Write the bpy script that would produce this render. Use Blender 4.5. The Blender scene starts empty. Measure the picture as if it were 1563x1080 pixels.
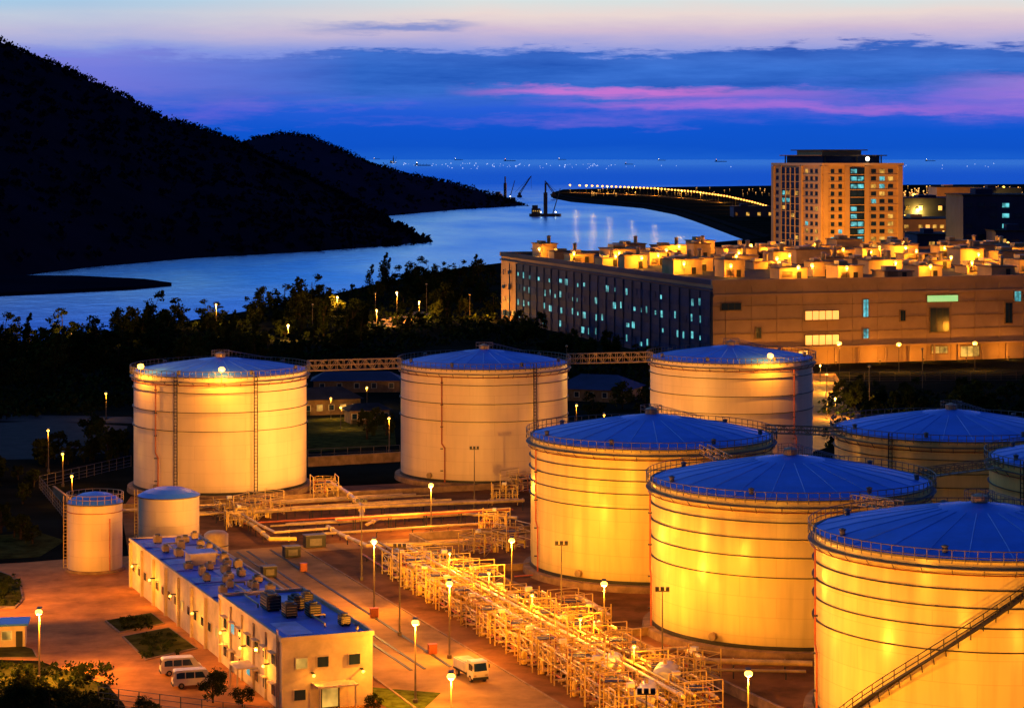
import bpy, math, random
from mathutils import Vector, Matrix, noise
random.seed(7)
C = bpy.context.scene.collection
F=3500.0; CX=781.5; HY=240.0; H=60.0; WZ=-4.0
PI=math.pi
def P(px,py,z=0.0):
    D=(H-z)*F/(py-HY); return Vector(((px-CX)/F*D, D, z))
def PX(px,Y,z=0.0): return Vector(((px-CX)/F*Y, Y, z))
def ZAT(py,Y): return H-(py-HY)/F*Y
# ---------------------------------------------------------------- materials
def nt_of(name):
    m=bpy.data.materials.new(name); m.use_nodes=True
    nt=m.node_tree; b=nt.nodes['Principled BSDF']; return m,nt,b
def mat(name,col,rough=.6,metal=0,var=.25,scale=.5,bump=0,stretch=(1,1,1),spec=.5):
    m,nt,b=nt_of(name); N=nt.nodes; L=nt.links
    g=N.new('ShaderNodeNewGeometry'); mp=N.new('ShaderNodeMapping'); mp.inputs['Scale'].default_value=stretch
    n=N.new('ShaderNodeTexNoise'); n.inputs['Scale'].default_value=scale; n.inputs['Detail'].default_value=6; n.inputs['Roughness'].default_value=.65
    L.new(g.outputs['Position'],mp.inputs['Vector']); L.new(mp.outputs[0],n.inputs['Vector'])
    r=N.new('ShaderNodeValToRGB'); r.color_ramp.elements[0].position=.3; r.color_ramp.elements[1].position=.7
    r.color_ramp.elements[0].color=[c*(1-var) for c in col]+[1]; r.color_ramp.elements[1].color=[min(1,c*(1+var)) for c in col]+[1]
    L.new(n.outputs['Fac'],r.inputs[0]); L.new(r.outputs[0],b.inputs['Base Color'])
    b.inputs['Roughness'].default_value=rough; b.inputs['Metallic'].default_value=metal
    b.inputs['Specular IOR Level'].default_value=spec
    if bump:
        bp=N.new('ShaderNodeBump'); bp.inputs['Strength'].default_value=bump; L.new(n.outputs['Fac'],bp.inputs['Height']); L.new(bp.outputs[0],b.inputs['Normal'])
    return m
def emis(name,col,s,base=(.8,.8,.8)):
    m,nt,b=nt_of(name); b.inputs['Base Color'].default_value=(*base,1)
    b.inputs['Emission Color'].default_value=(*col,1); b.inputs['Emission Strength'].default_value=s
    try: m.cycles.emission_sampling='NONE'
    except Exception: pass
    return m
def window_mat(name,col,s,sc=.35):
    m,nt,b=nt_of(name); N=nt.nodes; L=nt.links
    g=N.new('ShaderNodeNewGeometry'); n=N.new('ShaderNodeTexNoise'); n.inputs['Scale'].default_value=sc; n.inputs['Detail'].default_value=3
    L.new(g.outputs['Position'],n.inputs['Vector'])
    r=N.new('ShaderNodeMapRange'); r.inputs[1].default_value=.35; r.inputs[2].default_value=.65; r.inputs[3].default_value=s*.15; r.inputs[4].default_value=s
    L.new(n.outputs['Fac'],r.inputs[0]); L.new(r.outputs[0],b.inputs['Emission Strength'])
    b.inputs['Emission Color'].default_value=(*col,1); b.inputs['Base Color'].default_value=(.02,.03,.05,1); b.inputs['Roughness'].default_value=.6; b.inputs['Specular IOR Level'].default_value=.1
    try: m.cycles.emission_sampling='NONE'
    except Exception: pass
    return m
def tank_mat(name,col,streak=.78,rough=.27):
    m,nt,b=nt_of(name); N=nt.nodes; L=nt.links
    tc=N.new('ShaderNodeTexCoord')
    br=N.new('ShaderNodeTexBrick'); br.inputs['Scale'].default_value=1; br.inputs['Brick Width'].default_value=9; br.inputs['Row Height'].default_value=2.4
    br.inputs['Mortar Size'].default_value=.035; br.inputs['Mortar Smooth'].default_value=.4
    br.inputs['Color1'].default_value=(*col,1); br.inputs['Color2'].default_value=(col[0]*.97,col[1]*.95,col[2]*.94,1); br.inputs['Mortar'].default_value=(col[0]*.82,col[1]*.76,col[2]*.7,1)
    L.new(tc.outputs['UV'],br.inputs['Vector'])
    mp=N.new('ShaderNodeMapping'); mp.inputs['Scale'].default_value=(.8,.06,1); L.new(tc.outputs['UV'],mp.inputs['Vector'])
    n=N.new('ShaderNodeTexNoise'); n.inputs['Scale'].default_value=1; n.inputs['Detail'].default_value=5; L.new(mp.outputs[0],n.inputs['Vector'])
    n2=N.new('ShaderNodeTexNoise'); n2.inputs['Scale'].default_value=.13; n2.inputs['Detail'].default_value=4; L.new(tc.outputs['UV'],n2.inputs['Vector'])
    r=N.new('ShaderNodeMapRange'); r.inputs[1].default_value=.45; r.inputs[2].default_value=.75; r.inputs[3].default_value=1; r.inputs[4].default_value=streak; L.new(n.outputs['Fac'],r.inputs[0])
    r2=N.new('ShaderNodeMapRange'); r2.inputs[1].default_value=.3; r2.inputs[2].default_value=.7; r2.inputs[3].default_value=.9; r2.inputs[4].default_value=1.03; L.new(n2.outputs['Fac'],r2.inputs[0])
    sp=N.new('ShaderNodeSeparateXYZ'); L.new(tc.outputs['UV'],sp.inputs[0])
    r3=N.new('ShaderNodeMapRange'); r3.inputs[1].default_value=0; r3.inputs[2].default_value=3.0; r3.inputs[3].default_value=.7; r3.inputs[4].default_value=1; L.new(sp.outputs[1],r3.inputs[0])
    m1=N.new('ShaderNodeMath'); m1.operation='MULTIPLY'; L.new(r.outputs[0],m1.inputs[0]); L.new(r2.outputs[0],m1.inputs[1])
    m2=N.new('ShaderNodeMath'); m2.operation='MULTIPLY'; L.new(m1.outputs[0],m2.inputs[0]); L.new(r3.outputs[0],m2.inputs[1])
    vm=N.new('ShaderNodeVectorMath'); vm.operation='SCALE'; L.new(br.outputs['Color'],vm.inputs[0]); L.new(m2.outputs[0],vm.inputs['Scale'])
    L.new(vm.outputs[0],b.inputs['Base Color']); b.inputs['Roughness'].default_value=rough; b.inputs['Specular IOR Level'].default_value=.42
    bp=N.new('ShaderNodeBump'); bp.inputs['Strength'].default_value=.15; bp.inputs['Distance'].default_value=.05; L.new(n2.outputs['Fac'],bp.inputs['Height']); L.new(bp.outputs[0],b.inputs['Normal'])
    return m
M={}
M['tank']=tank_mat('cream_tank_paint',(.82,.64,.24))
M['tankb']=tank_mat('pale_tank_paint',(.86,.65,.42),.9,.42)
M['roofb']=mat('sky_tinted_roof',(.05,.21,.82),.45,0,.2,.16,spec=.25)  # reflected sky blue put into the roof's base colour
M['roofrib']=mat('sky_tinted_rib',(.12,.30,.82),.5,0,.2,.3,spec=.2)  # ribs carry the same sky blue in their colour
M['officeroof']=mat('worn_lilac_roof_membrane',(.16,.18,.62),.55,0,.35,.25,spec=.2)
M['paleroof']=mat('pale_roof_sheet',(.46,.42,.70),.6,0,.3,.4,spec=.2)
M['concrete']=mat('concrete',(.26,.16,.09),.85,0,.4,.7,.3,spec=.1)
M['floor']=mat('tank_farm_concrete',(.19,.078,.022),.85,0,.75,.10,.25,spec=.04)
M['roadc']=mat('road_concrete',(.33,.18,.06),.8,0,.45,.12,.15,spec=.05)
M['paving']=mat('brick_paving',(.44,.18,.045),.8,0,.4,.25,.2,spec=.04)
M['asphalt']=mat('asphalt',(.03,.03,.035),.8,0,.3,.3,.2,spec=.02)
M['soil']=mat('dark_soil',(.012,.013,.010),.95,0,.7,.03,.4,spec=0)
M['grass']=mat('lawn_grass',(.07,.085,.012),.95,0,.6,.9,.6,spec=0)
M['dimgrass']=mat('dry_dim_grass',(.05,.048,.012),.95,0,.7,.4,.6,spec=0)
M['dark']=mat('dark_steel',(.03,.026,.022),.6,.2,.3,1)
M['rail']=mat('railing_steel',(.14,.12,.10),.6,.2,.3,1)
M['post']=mat('grey_brown_post_paint',(.14,.10,.06),.6,.1,.2,1,spec=.2)
M['galv']=mat('galvanised_steel',(.38,.26,.12),.5,.2,.35,.6)
M['red']=mat('red_pipe_paint',(.40,.09,.02),.5,0,.35,1)
M['yellow']=mat('yellow_steel_paint',(.72,.46,.07),.5,0,.35,1)
M['pipe']=mat('cream_pipe_paint',(.68,.45,.15),.42,.1,.4,.6)
M['silver']=mat('silver_cladding',(.60,.42,.2),.35,.5,.35,.8)
M['white']=mat('white_paint',(.74,.66,.50),.5,0,.15,.5)
M['wall']=mat('cream_render',(.62,.47,.30),.8,0,.25,.4,.1,spec=.1)
M['facade']=mat('beige_cladding_panel',(.38,.24,.15),.75,0,.22,.08,spec=.1)
M['plant']=mat('plant_room_render',(.55,.36,.18),.8,0,.3,.12,spec=.1)
M['tower']=mat('sand_stone_panel',(.60,.39,.20),.7,0,.15,.1,spec=.2)
M['towerband']=mat('pale_stone_band',(.68,.46,.26),.7,0,.12,.1,spec=.2)
M['bluewall']=mat('dark_blue_cladding',(.02,.035,.10),.7,0,.3,.1,spec=.1)
M['bandglass']=mat('deep_blue_band_glass',(.012,.035,.12),.7,0,.5,.2,spec=.06)
M['glass']=mat('dark_glass',(.012,.03,.06),.15,0,.4,.2,spec=.5)
M['teal']=window_mat('teal_lit_glass',(.16,.74,.80),1.1,.5)
M['green']=emis('green_lit_glass',(.12,.8,.25),.75)
M['warm']=window_mat('warm_lit_glass',(1,.50,.08),1.1)
M['hot']=emis('orange_lit_opening',(1,.42,.06),1.3)
M['bulb']=emis('sodium_lamp_glass',(1,.46,.05),5)
M['bulbw']=emis('white_lamp_glass',(1,.85,.6),10)
M['far']=emis('distant_lamp_glass',(1,.38,.04),4.2)
M['farw']=emis('distant_white_lamp',(.6,.7,1),1.1)
M['farp']=emis('distant_orange_lamp',(1,.42,.06),2.4)
M['rubber']=mat('tyre_rubber',(.02,.02,.02),.8,0,.2,2)
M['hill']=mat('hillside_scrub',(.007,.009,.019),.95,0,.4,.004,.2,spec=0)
M['hazed_hill']=mat('hazed_hillside_scrub',(.010,.014,.034),.95,0,.4,.004,.2,spec=0)  # scrub lightened toward blue, aerial haze put into the colour
M['leaf']=mat('dark_foliage',(.024,.032,.008),.9,0,.7,.25,spec=0)
M['leaf2']=mat('olive_foliage',(.055,.06,.012),.9,0,.6,.5,spec=0)
M['hleaf']=mat('hill_foliage',(.006,.008,.016),.95,0,.3,.05,spec=0)
M['bark']=mat('bark',(.05,.035,.02),.9,0,.4,2,spec=0)
M['bank']=mat('rock_embankment',(.02,.018,.02),.95,0,.6,.3,.6,spec=0)
M['hullblack']=mat('black_hull_paint',(.012,.012,.02),.6,0,.3,.2)  # plain dark colour of hulls and deck houses
M['orangewall']=mat('orange_lit_shed_wall',(.55,.32,.12),.7,0,.2,.1)
# water
m,nt,b=nt_of('river_water'); N=nt.nodes; L=nt.links
out=N['Material Output']; N.remove(b)
gl=N.new('ShaderNodeBsdfGlossy'); gl.inputs['Roughness'].default_value=.24
df=N.new('ShaderNodeBsdfDiffuse'); df.inputs['Color'].default_value=(.0,.05,.30,1)
mx=N.new('ShaderNodeMixShader'); mx.inputs[0].default_value=.94
g=N.new('ShaderNodeNewGeometry'); mp=N.new('ShaderNodeMapping'); mp.inputs['Scale'].default_value=(1,.45,1)
n=N.new('ShaderNodeTexNoise'); n.inputs['Scale'].default_value=.10; n.inputs['Detail'].default_value=6
L.new(g.outputs['Position'],mp.inputs[0]); L.new(mp.outputs[0],n.inputs['Vector'])
bp=N.new('ShaderNodeBump'); bp.inputs['Strength'].default_value=.65; bp.inputs['Distance'].default_value=1.5; L.new(n.outputs['Fac'],bp.inputs['Height'])
mp2=N.new('ShaderNodeMapping'); mp2.inputs['Scale'].default_value=(.006,.0016,1); mp2.inputs['Rotation'].default_value=(0,0,.9)
n2=N.new('ShaderNodeTexNoise'); n2.inputs['Scale'].default_value=1; n2.inputs['Detail'].default_value=5
L.new(g.outputs['Position'],mp2.inputs[0]); L.new(mp2.outputs[0],n2.inputs['Vector'])
rp=N.new('ShaderNodeValToRGB'); rp.color_ramp.elements[0].position=.38; rp.color_ramp.elements[0].color=(.26,.62,1,1); rp.color_ramp.elements[1].position=.58; rp.color_ramp.elements[1].color=(.8,1,1,1)
L.new(n2.outputs['Fac'],rp.inputs[0])
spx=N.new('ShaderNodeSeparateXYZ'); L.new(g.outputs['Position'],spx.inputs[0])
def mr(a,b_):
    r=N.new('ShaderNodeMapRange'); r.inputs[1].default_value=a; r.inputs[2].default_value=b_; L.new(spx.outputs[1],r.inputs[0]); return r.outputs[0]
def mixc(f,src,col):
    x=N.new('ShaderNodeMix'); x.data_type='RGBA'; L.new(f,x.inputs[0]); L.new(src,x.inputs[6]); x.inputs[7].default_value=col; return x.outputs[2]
c_=mixc(mr(2800,5500),rp.outputs[0],(.06,.34,.90,1)); c_=mixc(mr(8000,22000),c_,(.22,.62,1,1)); c_=mixc(mr(1200,780),c_,(.08,.30,1,1))  # sea tinted by distance; horizon haze put into the gloss colour
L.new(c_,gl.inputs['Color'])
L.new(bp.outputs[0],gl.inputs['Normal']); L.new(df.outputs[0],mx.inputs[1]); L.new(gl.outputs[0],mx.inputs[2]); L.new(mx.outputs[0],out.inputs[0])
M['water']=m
# ---------------------------------------------------------------- mesh builder
class MB:
    def __init__(s): s.v=[]; s.f=[]
    def add(s,vs,fs):
        o=len(s.v); s.v+=[tuple(v) for v in vs]; s.f+=[tuple(i+o for i in f) for f in fs]
    def box(s,cx,cy,z0,sx,sy,sz,rot=0):
        c,n=math.cos(rot),math.sin(rot); vs=[]
        for z in (z0,z0+sz):
            for dx,dy in ((-1,-1),(1,-1),(1,1),(-1,1)):
                x,y=dx*sx/2,dy*sy/2; vs.append((cx+x*c-y*n,cy+x*n+y*c,z))
        s.add(vs,[(3,2,1,0),(4,5,6,7),(0,1,5,4),(1,2,6,5),(2,3,7,6),(3,0,4,7)]); return s
    def bar(s,p,q,r,n=6):
        p=Vector(p); q=Vector(q); d=q-p
        if d.length<1e-6: return s
        d.normalize(); a=d.orthogonal().normalized(); b=d.cross(a); vs=[]
        for e in (p,q):
            for k in range(n):
                t=2*PI*(k+.5)/n; vs.append(e+a*(r*math.cos(t))+b*(r*math.sin(t)))
        fs=[(k,(k+1)%n,n+(k+1)%n,n+k) for k in range(n)]+[tuple(range(n-1,-1,-1)),tuple(range(n,2*n))]
        s.add(vs,fs); return s
    def path(s,pts,r,n=8):
        for a,b in zip(pts,pts[1:]): s.bar(a,b,r,n)
        for p in pts[1:-1]: s.ball(p,r*1.04,8,5)
        return s
    def ball(s,c,r,n=8,m=6,sz=1):
        vs=[(c[0],c[1],c[2]-r*sz)]; 
        for j in range(1,m):
            t=-PI/2+PI*j/m
            for k in range(n): vs.append((c[0]+r*math.cos(t)*math.cos(2*PI*k/n),c[1]+r*math.cos(t)*math.sin(2*PI*k/n),c[2]+r*sz*math.sin(t)))
        vs.append((c[0],c[1],c[2]+r*sz)); fs=[]
        for k in range(n): fs.append((0,1+(k+1)%n,1+k)); fs.append((len(vs)-1,1+(m-2)*n+k,1+(m-2)*n+(k+1)%n))
        for j in range(m-2):
            for k in range(n):
                a=1+j*n+k; b=1+j*n+(k+1)%n; fs.append((a,b,b+n,a+n))
        s.add(vs,fs); return s
    def lathe(s,prof,n=64,c=(0,0,0)):
        vs=[]
        for r,z in prof:
            for k in range(n): vs.append((c[0]+r*math.cos(2*PI*k/n),c[1]+r*math.sin(2*PI*k/n),c[2]+z))
        fs=[]
        for j in range(len(prof)-1):
            for k in range(n):
                a=j*n+k; b=j*n+(k+1)%n; fs.append((a,b,b+n,a+n))
        s.add(vs,fs); return s
    def ring(s,R,z,w,h,n=72,c=(0,0,0)): return s.lathe([(R,z),(R+w,z),(R+w,z+h),(R,z+h),(R,z)],n,c)
    def prism(s,pts,z0,z1):
        n=len(pts); s.add([(p[0],p[1],z0) for p in pts]+[(p[0],p[1],z1) for p in pts],[tuple(range(n-1,-1,-1)),tuple(range(n,2*n))]+[(k,(k+1)%n,n+(k+1)%n,n+k) for k in range(n)]); return s
    def build(s,name,m,parent=None,world=False,smooth=False,label=None):
        vs=s.v
        if parent is not None and world:
            mi=(Matrix.Translation(parent.location)@Matrix.Rotation(parent.rotation_euler[2],4,'Z')).inverted()
            vs=[tuple(mi@Vector(v)) for v in vs]
        me=bpy.data.meshes.new(name); me.from_pydata(vs,[],s.f); me.materials.append(M[m]); me.update()
        if smooth:
            for p in me.polygons: p.use_smooth=True
        o=bpy.data.objects.new(name,me); C.objects.link(o)
        if parent is not None: o.parent=parent
        if label: o['label']=label
        return o
def tag(o,label=None,cat=None,group=None,kind=None):
    if label: o['label']=label
    if cat: o['category']=cat
    if group: o['group']=group
    if kind: o['kind']=kind
    return o
def thing(name,loc,label,cat,group=None,rz=0):
    o=bpy.data.objects.new(name,None); C.objects.link(o); o.location=Vector(loc); o.rotation_euler=(0,0,rz); o.empty_display_size=.1
    return tag(o,label,cat,group)
def struct(mb,name,m,label=None,cat='ground',smooth=False):
    o=mb.build(name,m,smooth=smooth); return tag(o,label or name.replace('_',' ')+' in the scene',cat,kind='structure')
def copy_tree(o,parent=None):
    c=o.copy(); C.objects.link(c)
    if parent: c.parent=parent
    for ch in list(o.children):
        if ch.name in C.objects: copy_tree(ch,c)
    return c
SOD=(1.0,.37,.022)
def light(p,w,col=SOD,r=.15,parent=None,name='lamp_glow',target=None,ang=100):
    l=bpy.data.lights.new(name,'SPOT' if target else 'POINT'); l.energy=w; l.color=col; l.shadow_soft_size=r
    o=bpy.data.objects.new(name,l); C.objects.link(o); 
    if target:
        l.spot_size=math.radians(ang); l.spot_blend=.9
        o.rotation_euler=(Vector(target)-Vector(p)).to_track_quat('-Z','Y').to_euler()
    if parent is not None:
        o.location=Vector(p)-parent.location; o.parent=parent
    else: o.location=p
    return o
def gflood(p,w,label,grp,z=1.2,base=0):  # added light with an invented fixture, brightens walls and road
    t=thing('added_floodlight',(p[0],p[1],base),label,'floodlight',grp)
    MB().bar((0,0,0),(0,0,z-.3),.08,5).build('stand','post',t); MB().box(0,0,z-.3,.5,.3,.3).build('housing','dark',t)
    light(Vector((p[0],p[1],base+z+.35)),w,parent=t)
# ---------------------------------------------------------------- site frame
O0=Vector((-24.9,248,0)); U=Vector((.9304,.3665,0)); V=Vector((-.3665,.9304,0)); RZ=math.atan2(.3665,.9304)
def S(a,b,z=0): return O0+U*a+V*b+Vector((0,0,z))
# ---------------------------------------------------------------- camera and sky
cam=bpy.data.cameras.new('camera'); co=bpy.data.objects.new('camera',cam); C.objects.link(co)
co.location=(0,0,H); co.rotation_euler=(PI/2,0,0); cam.lens=36*F/1563; cam.sensor_width=36; cam.shift_y=-300/1563; cam.clip_end=80000; cam.clip_start=1
bpy.context.scene.camera=co
bpy.context.scene.view_settings.view_transform='Standard'
w=bpy.data.worlds.new('World'); bpy.context.scene.world=w; w.use_nodes=True; nt=w.node_tree; N=nt.nodes; L=nt.links
bg=N['Background']
def lin(c): return tuple(((v/255)/12.92 if v/255<=.04045 else ((v/255+.055)/1.055)**2.4) for v in c)+(1,)
tc=N.new('ShaderNodeTexCoord'); sp=N.new('ShaderNodeSeparateXYZ'); L.new(tc.outputs['Generated'],sp.inputs[0])
def math_(op,a,b=None,c=None,clamp=False):
    n=N.new('ShaderNodeMath'); n.operation=op; n.use_clamp=clamp
    for i,v in enumerate((a,b,c)):
        if v is None: continue
        if isinstance(v,(int,float)): n.inputs[i].default_value=v
        else: L.new(v,n.inputs[i])
    return n.outputs[0]
X=sp.outputs[0]; Z=sp.outputs[2]
def noise_(sx,sz,det=6,off=0,sc=1):
    cb=N.new('ShaderNodeCombineXYZ'); L.new(math_('MULTIPLY_ADD',X,sx,off),cb.inputs[0]); L.new(math_('MULTIPLY',Z,sz),cb.inputs[1]); L.new(math_('MULTIPLY',sp.outputs[1],sx),cb.inputs[2])
    n=N.new('ShaderNodeTexNoise'); n.inputs['Scale'].default_value=sc; n.inputs['Detail'].default_value=det; n.inputs['Roughness'].default_value=.65; L.new(cb.outputs[0],n.inputs['Vector']); return n.outputs['Fac']
def ramp(f,stops):
    r=N.new('ShaderNodeValToRGB'); e=r.color_ramp.elements
    while len(e)<len(stops): e.new(.5)
    for el,(p,c) in zip(e,stops): el.position=p; el.color=c if len(c)==4 else lin(c)
    L.new(f,r.inputs[0]); return r.outputs[0]
def mix(f,a,b):
    n=N.new('ShaderNodeMix'); n.data_type='RGBA'; L.new(f,n.inputs[0])
    for i,v in ((6,a),(7,b)):
        if isinstance(v,tuple): n.inputs[i].default_value=v
        else: L.new(v,n.inputs[i])
    return n.outputs[2]
n1=noise_(13,80,8); n2_=noise_(36,260,8,3.3); n3=noise_(10,90,8,9); n4=noise_(9,60,7,17)
wz=math_('ADD',Z,math_('MULTIPLY',math_('SUBTRACT',n1,.5),.020)); wz=math_('ADD',wz,math_('MULTIPLY',math_('SUBTRACT',n2_,.5),.014))
f0=math_('DIVIDE',math_('ADD',Z,math_('MULTIPLY',math_('SUBTRACT',n1,.5),.010)),.1,clamp=True)
base=ramp(f0,[(0,(24,92,204)),(.05,(14,82,200)),(.12,(14,84,206)),(.2,(36,92,214)),(.28,(66,106,218)),(.38,(76,122,224)),(.46,(134,152,224)),(.55,(208,188,212)),(.62,(234,216,212)),(.69,(214,226,226)),(.82,(155,195,238)),(1,(135,182,244))])
high=ramp(math_('DIVIDE',math_('SUBTRACT',Z,.1),.9,clamp=True),[(0,(135,182,244)),(.1,(94,148,238)),(.25,(34,78,196)),(.6,(18,52,158)),(1,(14,38,132))])
base=mix(math_('GREATER_THAN',Z,.1),base,high)
lf=math_('MULTIPLY',math_('MULTIPLY_ADD',X,-6,-.1,clamp=True),math_('DIVIDE',math_('SUBTRACT',Z,.045),.02,clamp=True))
base=mix(math_('MULTIPLY',lf,.6),base,lin((120,185,232)))
def band(v,a,b,c,d):
    u=math_('DIVIDE',math_('SUBTRACT',v,a),b-a,clamp=True); l=math_('DIVIDE',math_('SUBTRACT',d,v),d-c,clamp=True); return math_('MULTIPLY',u,l)
tz=math_('SUBTRACT',wz,math_('MULTIPLY',X,.012))
cl=math_('MULTIPLY',band(tz,.020,.031,.0448,.0472),math_('MULTIPLY_ADD',X,7,1.45,clamp=True))
ccol=ramp(n3,[(.32,(20,78,176)),(.68,(60,116,212))])
sky=mix(math_('MULTIPLY',cl,.92),base,ccol)
pk2=math_('MULTIPLY',band(wz,.013,.019,.0245,.029),math_('MULTIPLY_ADD',n4,5,-2.1,clamp=True))
sky=mix(math_('MULTIPLY',pk2,.52),sky,lin((142,108,218)))
zz2=math_('ADD',Z,math_('MULTIPLY',math_('SUBTRACT',n1,.5),.010)); zz2=math_('ADD',zz2,math_('MULTIPLY',math_('SUBTRACT',n2_,.5),.008))
pk=math_('MULTIPLY',band(math_('ADD',zz2,math_('MULTIPLY',X,.016)),.0262,.0290,.0300,.0322),band(X,-.03,.02,.06,.15))
sky=mix(math_('MULTIPLY',pk,.72),sky,lin((222,120,212)))
pkb=math_('MULTIPLY',band(math_('ADD',zz2,math_('MULTIPLY',X,.01)),.0205,.0225,.0232,.0255),band(X,.0,.06,.16,.24))
sky=mix(math_('MULTIPLY',pkb,.5),sky,lin((190,115,214)))
pk3=math_('MULTIPLY',band(wz,.019,.026,.030,.037),math_('MULTIPLY_ADD',X,14,-2.4,clamp=True))
sky=mix(math_('MULTIPLY',pk3,.6),sky,lin((210,140,222)))
pk4=math_('MULTIPLY',band(wz,.020,.030,.042,.049),math_('MULTIPLY_ADD',X,-9,-.6,clamp=True))
sky=mix(math_('MULTIPLY',pk4,.6),sky,lin((136,128,222)))
wsp=math_('MULTIPLY',band(zz2,.0535,.056,.057,.0595),band(X,-.10,-.06,-.03,-.01))
sky=mix(math_('MULTIPLY',wsp,.75),sky,lin((100,130,205)))
L.new(sky,bg.inputs[0])
st_=N.new('ShaderNodeMapRange'); st_.inputs[1].default_value=-.5; st_.inputs[2].default_value=.5; st_.inputs[3].default_value=.16; st_.inputs[4].default_value=1.0
L.new(sp.outputs[1],st_.inputs[0]); L.new(st_.outputs[0],bg.inputs[1])
sl=bpy.data.lights.new('dusk_sun','SUN'); sl.energy=.03; sl.angle=math.radians(12); sl.color=(.6,.6,1); so=bpy.data.objects.new('dusk_sun',sl); C.objects.link(so)
so.rotation_euler=(math.radians(-70),0,math.radians(15))
# ---------------------------------------------------------------- water, land, hills
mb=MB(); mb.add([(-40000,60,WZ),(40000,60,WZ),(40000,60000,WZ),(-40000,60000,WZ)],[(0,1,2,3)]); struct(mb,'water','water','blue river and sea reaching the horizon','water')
shore=[(-900,575),(-200,532),(0,522),(80,519),(150,510),(230,500),(300,487),(380,474),(450,460),(520,446),(570,434),(640,420),(700,409),(765,401),(900,385),(1050,373),(1165,363),(1135,353),(1100,341),(1070,331),(1040,322),(990,313),(930,308),(880,304),(852,299),(846,293),(860,289),(1000,285.5),(1200,283),(1563,281),(2600,280)]
pts=[P(a,b) for a,b in shore]+[Vector((420,110,0)),Vector((-150,110,0))]
mb=MB(); n=len(pts); mb.add([(p.x,p.y,0) for p in pts]+[(p.x,p.y,WZ-1) for p in pts],[tuple(range(n))]+[(k,k+n,(k+1)%n+n,(k+1)%n) for k in range(n)])
struct(mb,'ground','soil','dark reclaimed land between the river and the tank farm','ground')
def interp(t,tab):
    if t<=tab[0][0]: return tab[0][1]
    for (a,b),(c,d) in zip(tab,tab[1:]):
        if t<=c: return b+(d-b)*(t-a)/(c-a)
    return tab[-1][1]
def hill(name,label,sil,base,dep,x0,x1,step,m_):
    mb=MB(); R=22; cols=int((x1-x0)/step)+1; vs=[]; ridge=[]; slope=[]
    for i in range(cols):
        px=x0+i*step; yb=(H-WZ)*F/(interp(px,base)-HY); yr=yb+interp(px,dep); zr=ZAT(interp(px,sil),yr)
        for j in range(R+9):
            t=j/R
            if t<=1: Y=yb+(yr-yb)*t; z=(WZ-1)+(zr-WZ+1)*(t**.85)
            else: Y=yr+(t-1)*(yr-yb)*1.6+(t-1)*200; z=zr-(zr-WZ+8)*((t-1)/(8/R))**1.3
            X_=(px-CX)/F*(Y if t<=1 else yr+(Y-yr)*.5)
            if 0<t<1: z+=noise.fractal(Vector((X_*.005,Y*.005,0)),1,2,3)*min(9,abs(zr)*.14)*math.sin(PI*t)
            v=Vector((X_,Y,z)); vs.append(v)
            if j==R: ridge.append(v)
            elif 0<j<R: slope.append(v)
    Q=R+9; fs=[(i*Q+j,(i+1)*Q+j,(i+1)*Q+j+1,i*Q+j+1) for i in range(cols-1) for j in range(Q-1)]
    mb.add(vs,fs); struct(mb,name,m_,label,'hill',smooth=True); return ridge,slope
sil1=[(-500,120),(-250,40),(-120,30),(0,64),(30,77),(60,91),(100,104),(150,131),(190,148),(210,160),(250,182),(300,195),(340,208),(372,222),(400,238),(470,272),(530,302),(580,331),(610,348),(632,360),(642,367)]
base1=[(-500,470),(-200,440),(0,425),(140,408),(300,394),(480,384),(600,375),(642,370)]
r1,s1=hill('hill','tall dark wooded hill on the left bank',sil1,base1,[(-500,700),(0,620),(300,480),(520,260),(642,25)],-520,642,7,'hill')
sil2=[(250,262),(330,238),(372,219),(388,211),(430,204),(470,209),(510,224),(560,248),(620,266),(690,280),(740,294),(775,305),(800,313)]
base2=[(250,338),(500,333),(600,329),(700,320),(800,314)]
r2,s2=hill('far_hill','smaller dark headland behind the tall hill',sil2,base2,[(250,500),(500,450),(700,220),(800,30)],250,800,5,'hazed_hill')
mb=MB()
def clump(mb,c,r,k,sz,flat=.8):
    for _ in range(k):
        d=Vector((random.gauss(0,1),random.gauss(0,1),random.gauss(0,flat))); d=d.normalized()*r*random.random()**.5; d.z*=flat
        n_=Vector((random.gauss(0,1),random.gauss(0,1),random.gauss(0,1))).normalized(); a=n_.orthogonal().normalized()*sz*random.uniform(.6,1.2); b_=n_.cross(a).normalized()*sz*random.uniform(.5,1)
        p=Vector(c)+d; mb.add([p-a-b_,p+a-b_*.6,p+a*.7+b_,p-a*.8+b_*.8],[(0,1,2,3)])
for rr in (r1,r2):
    for a,b_ in zip(rr,rr[1:]):
        if a.z<WZ+3: continue
        for _ in range(4):
            p=a.lerp(b_,random.random()); h=random.choice((1.5,2,2,2.5,3,4,5.5))
            clump(mb,(p.x,p.y+random.uniform(-6,6),p.z+h*.45),h*.8,14,.9)
for ss,cnt in ((s1,1800),(s2,400)):
    for _ in range(cnt):
        p=random.choice(ss); clump(mb,(p.x+random.uniform(-10,10),p.y+random.uniform(-12,12),p.z),random.uniform(3,5),6,2.0)
tag(mb.build('hillside_woodland','hleaf'),'dark scrub woodland covering both hills','woodland',kind='stuff')
mb=MB(); q=[P(a,b,WZ) for a,b in ((-400,440),(-100,428),(0,424),(120,425),(220,430),(262,436),(200,442),(80,448),(-100,456),(-400,470))]; mb.prism([(p.x,p.y) for p in q][::-1],WZ-.5,WZ+1.6); struct(mb,'mud_bank','hill','low dark mud bank reaching into the river','mud bank')
mb=MB(); 
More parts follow.
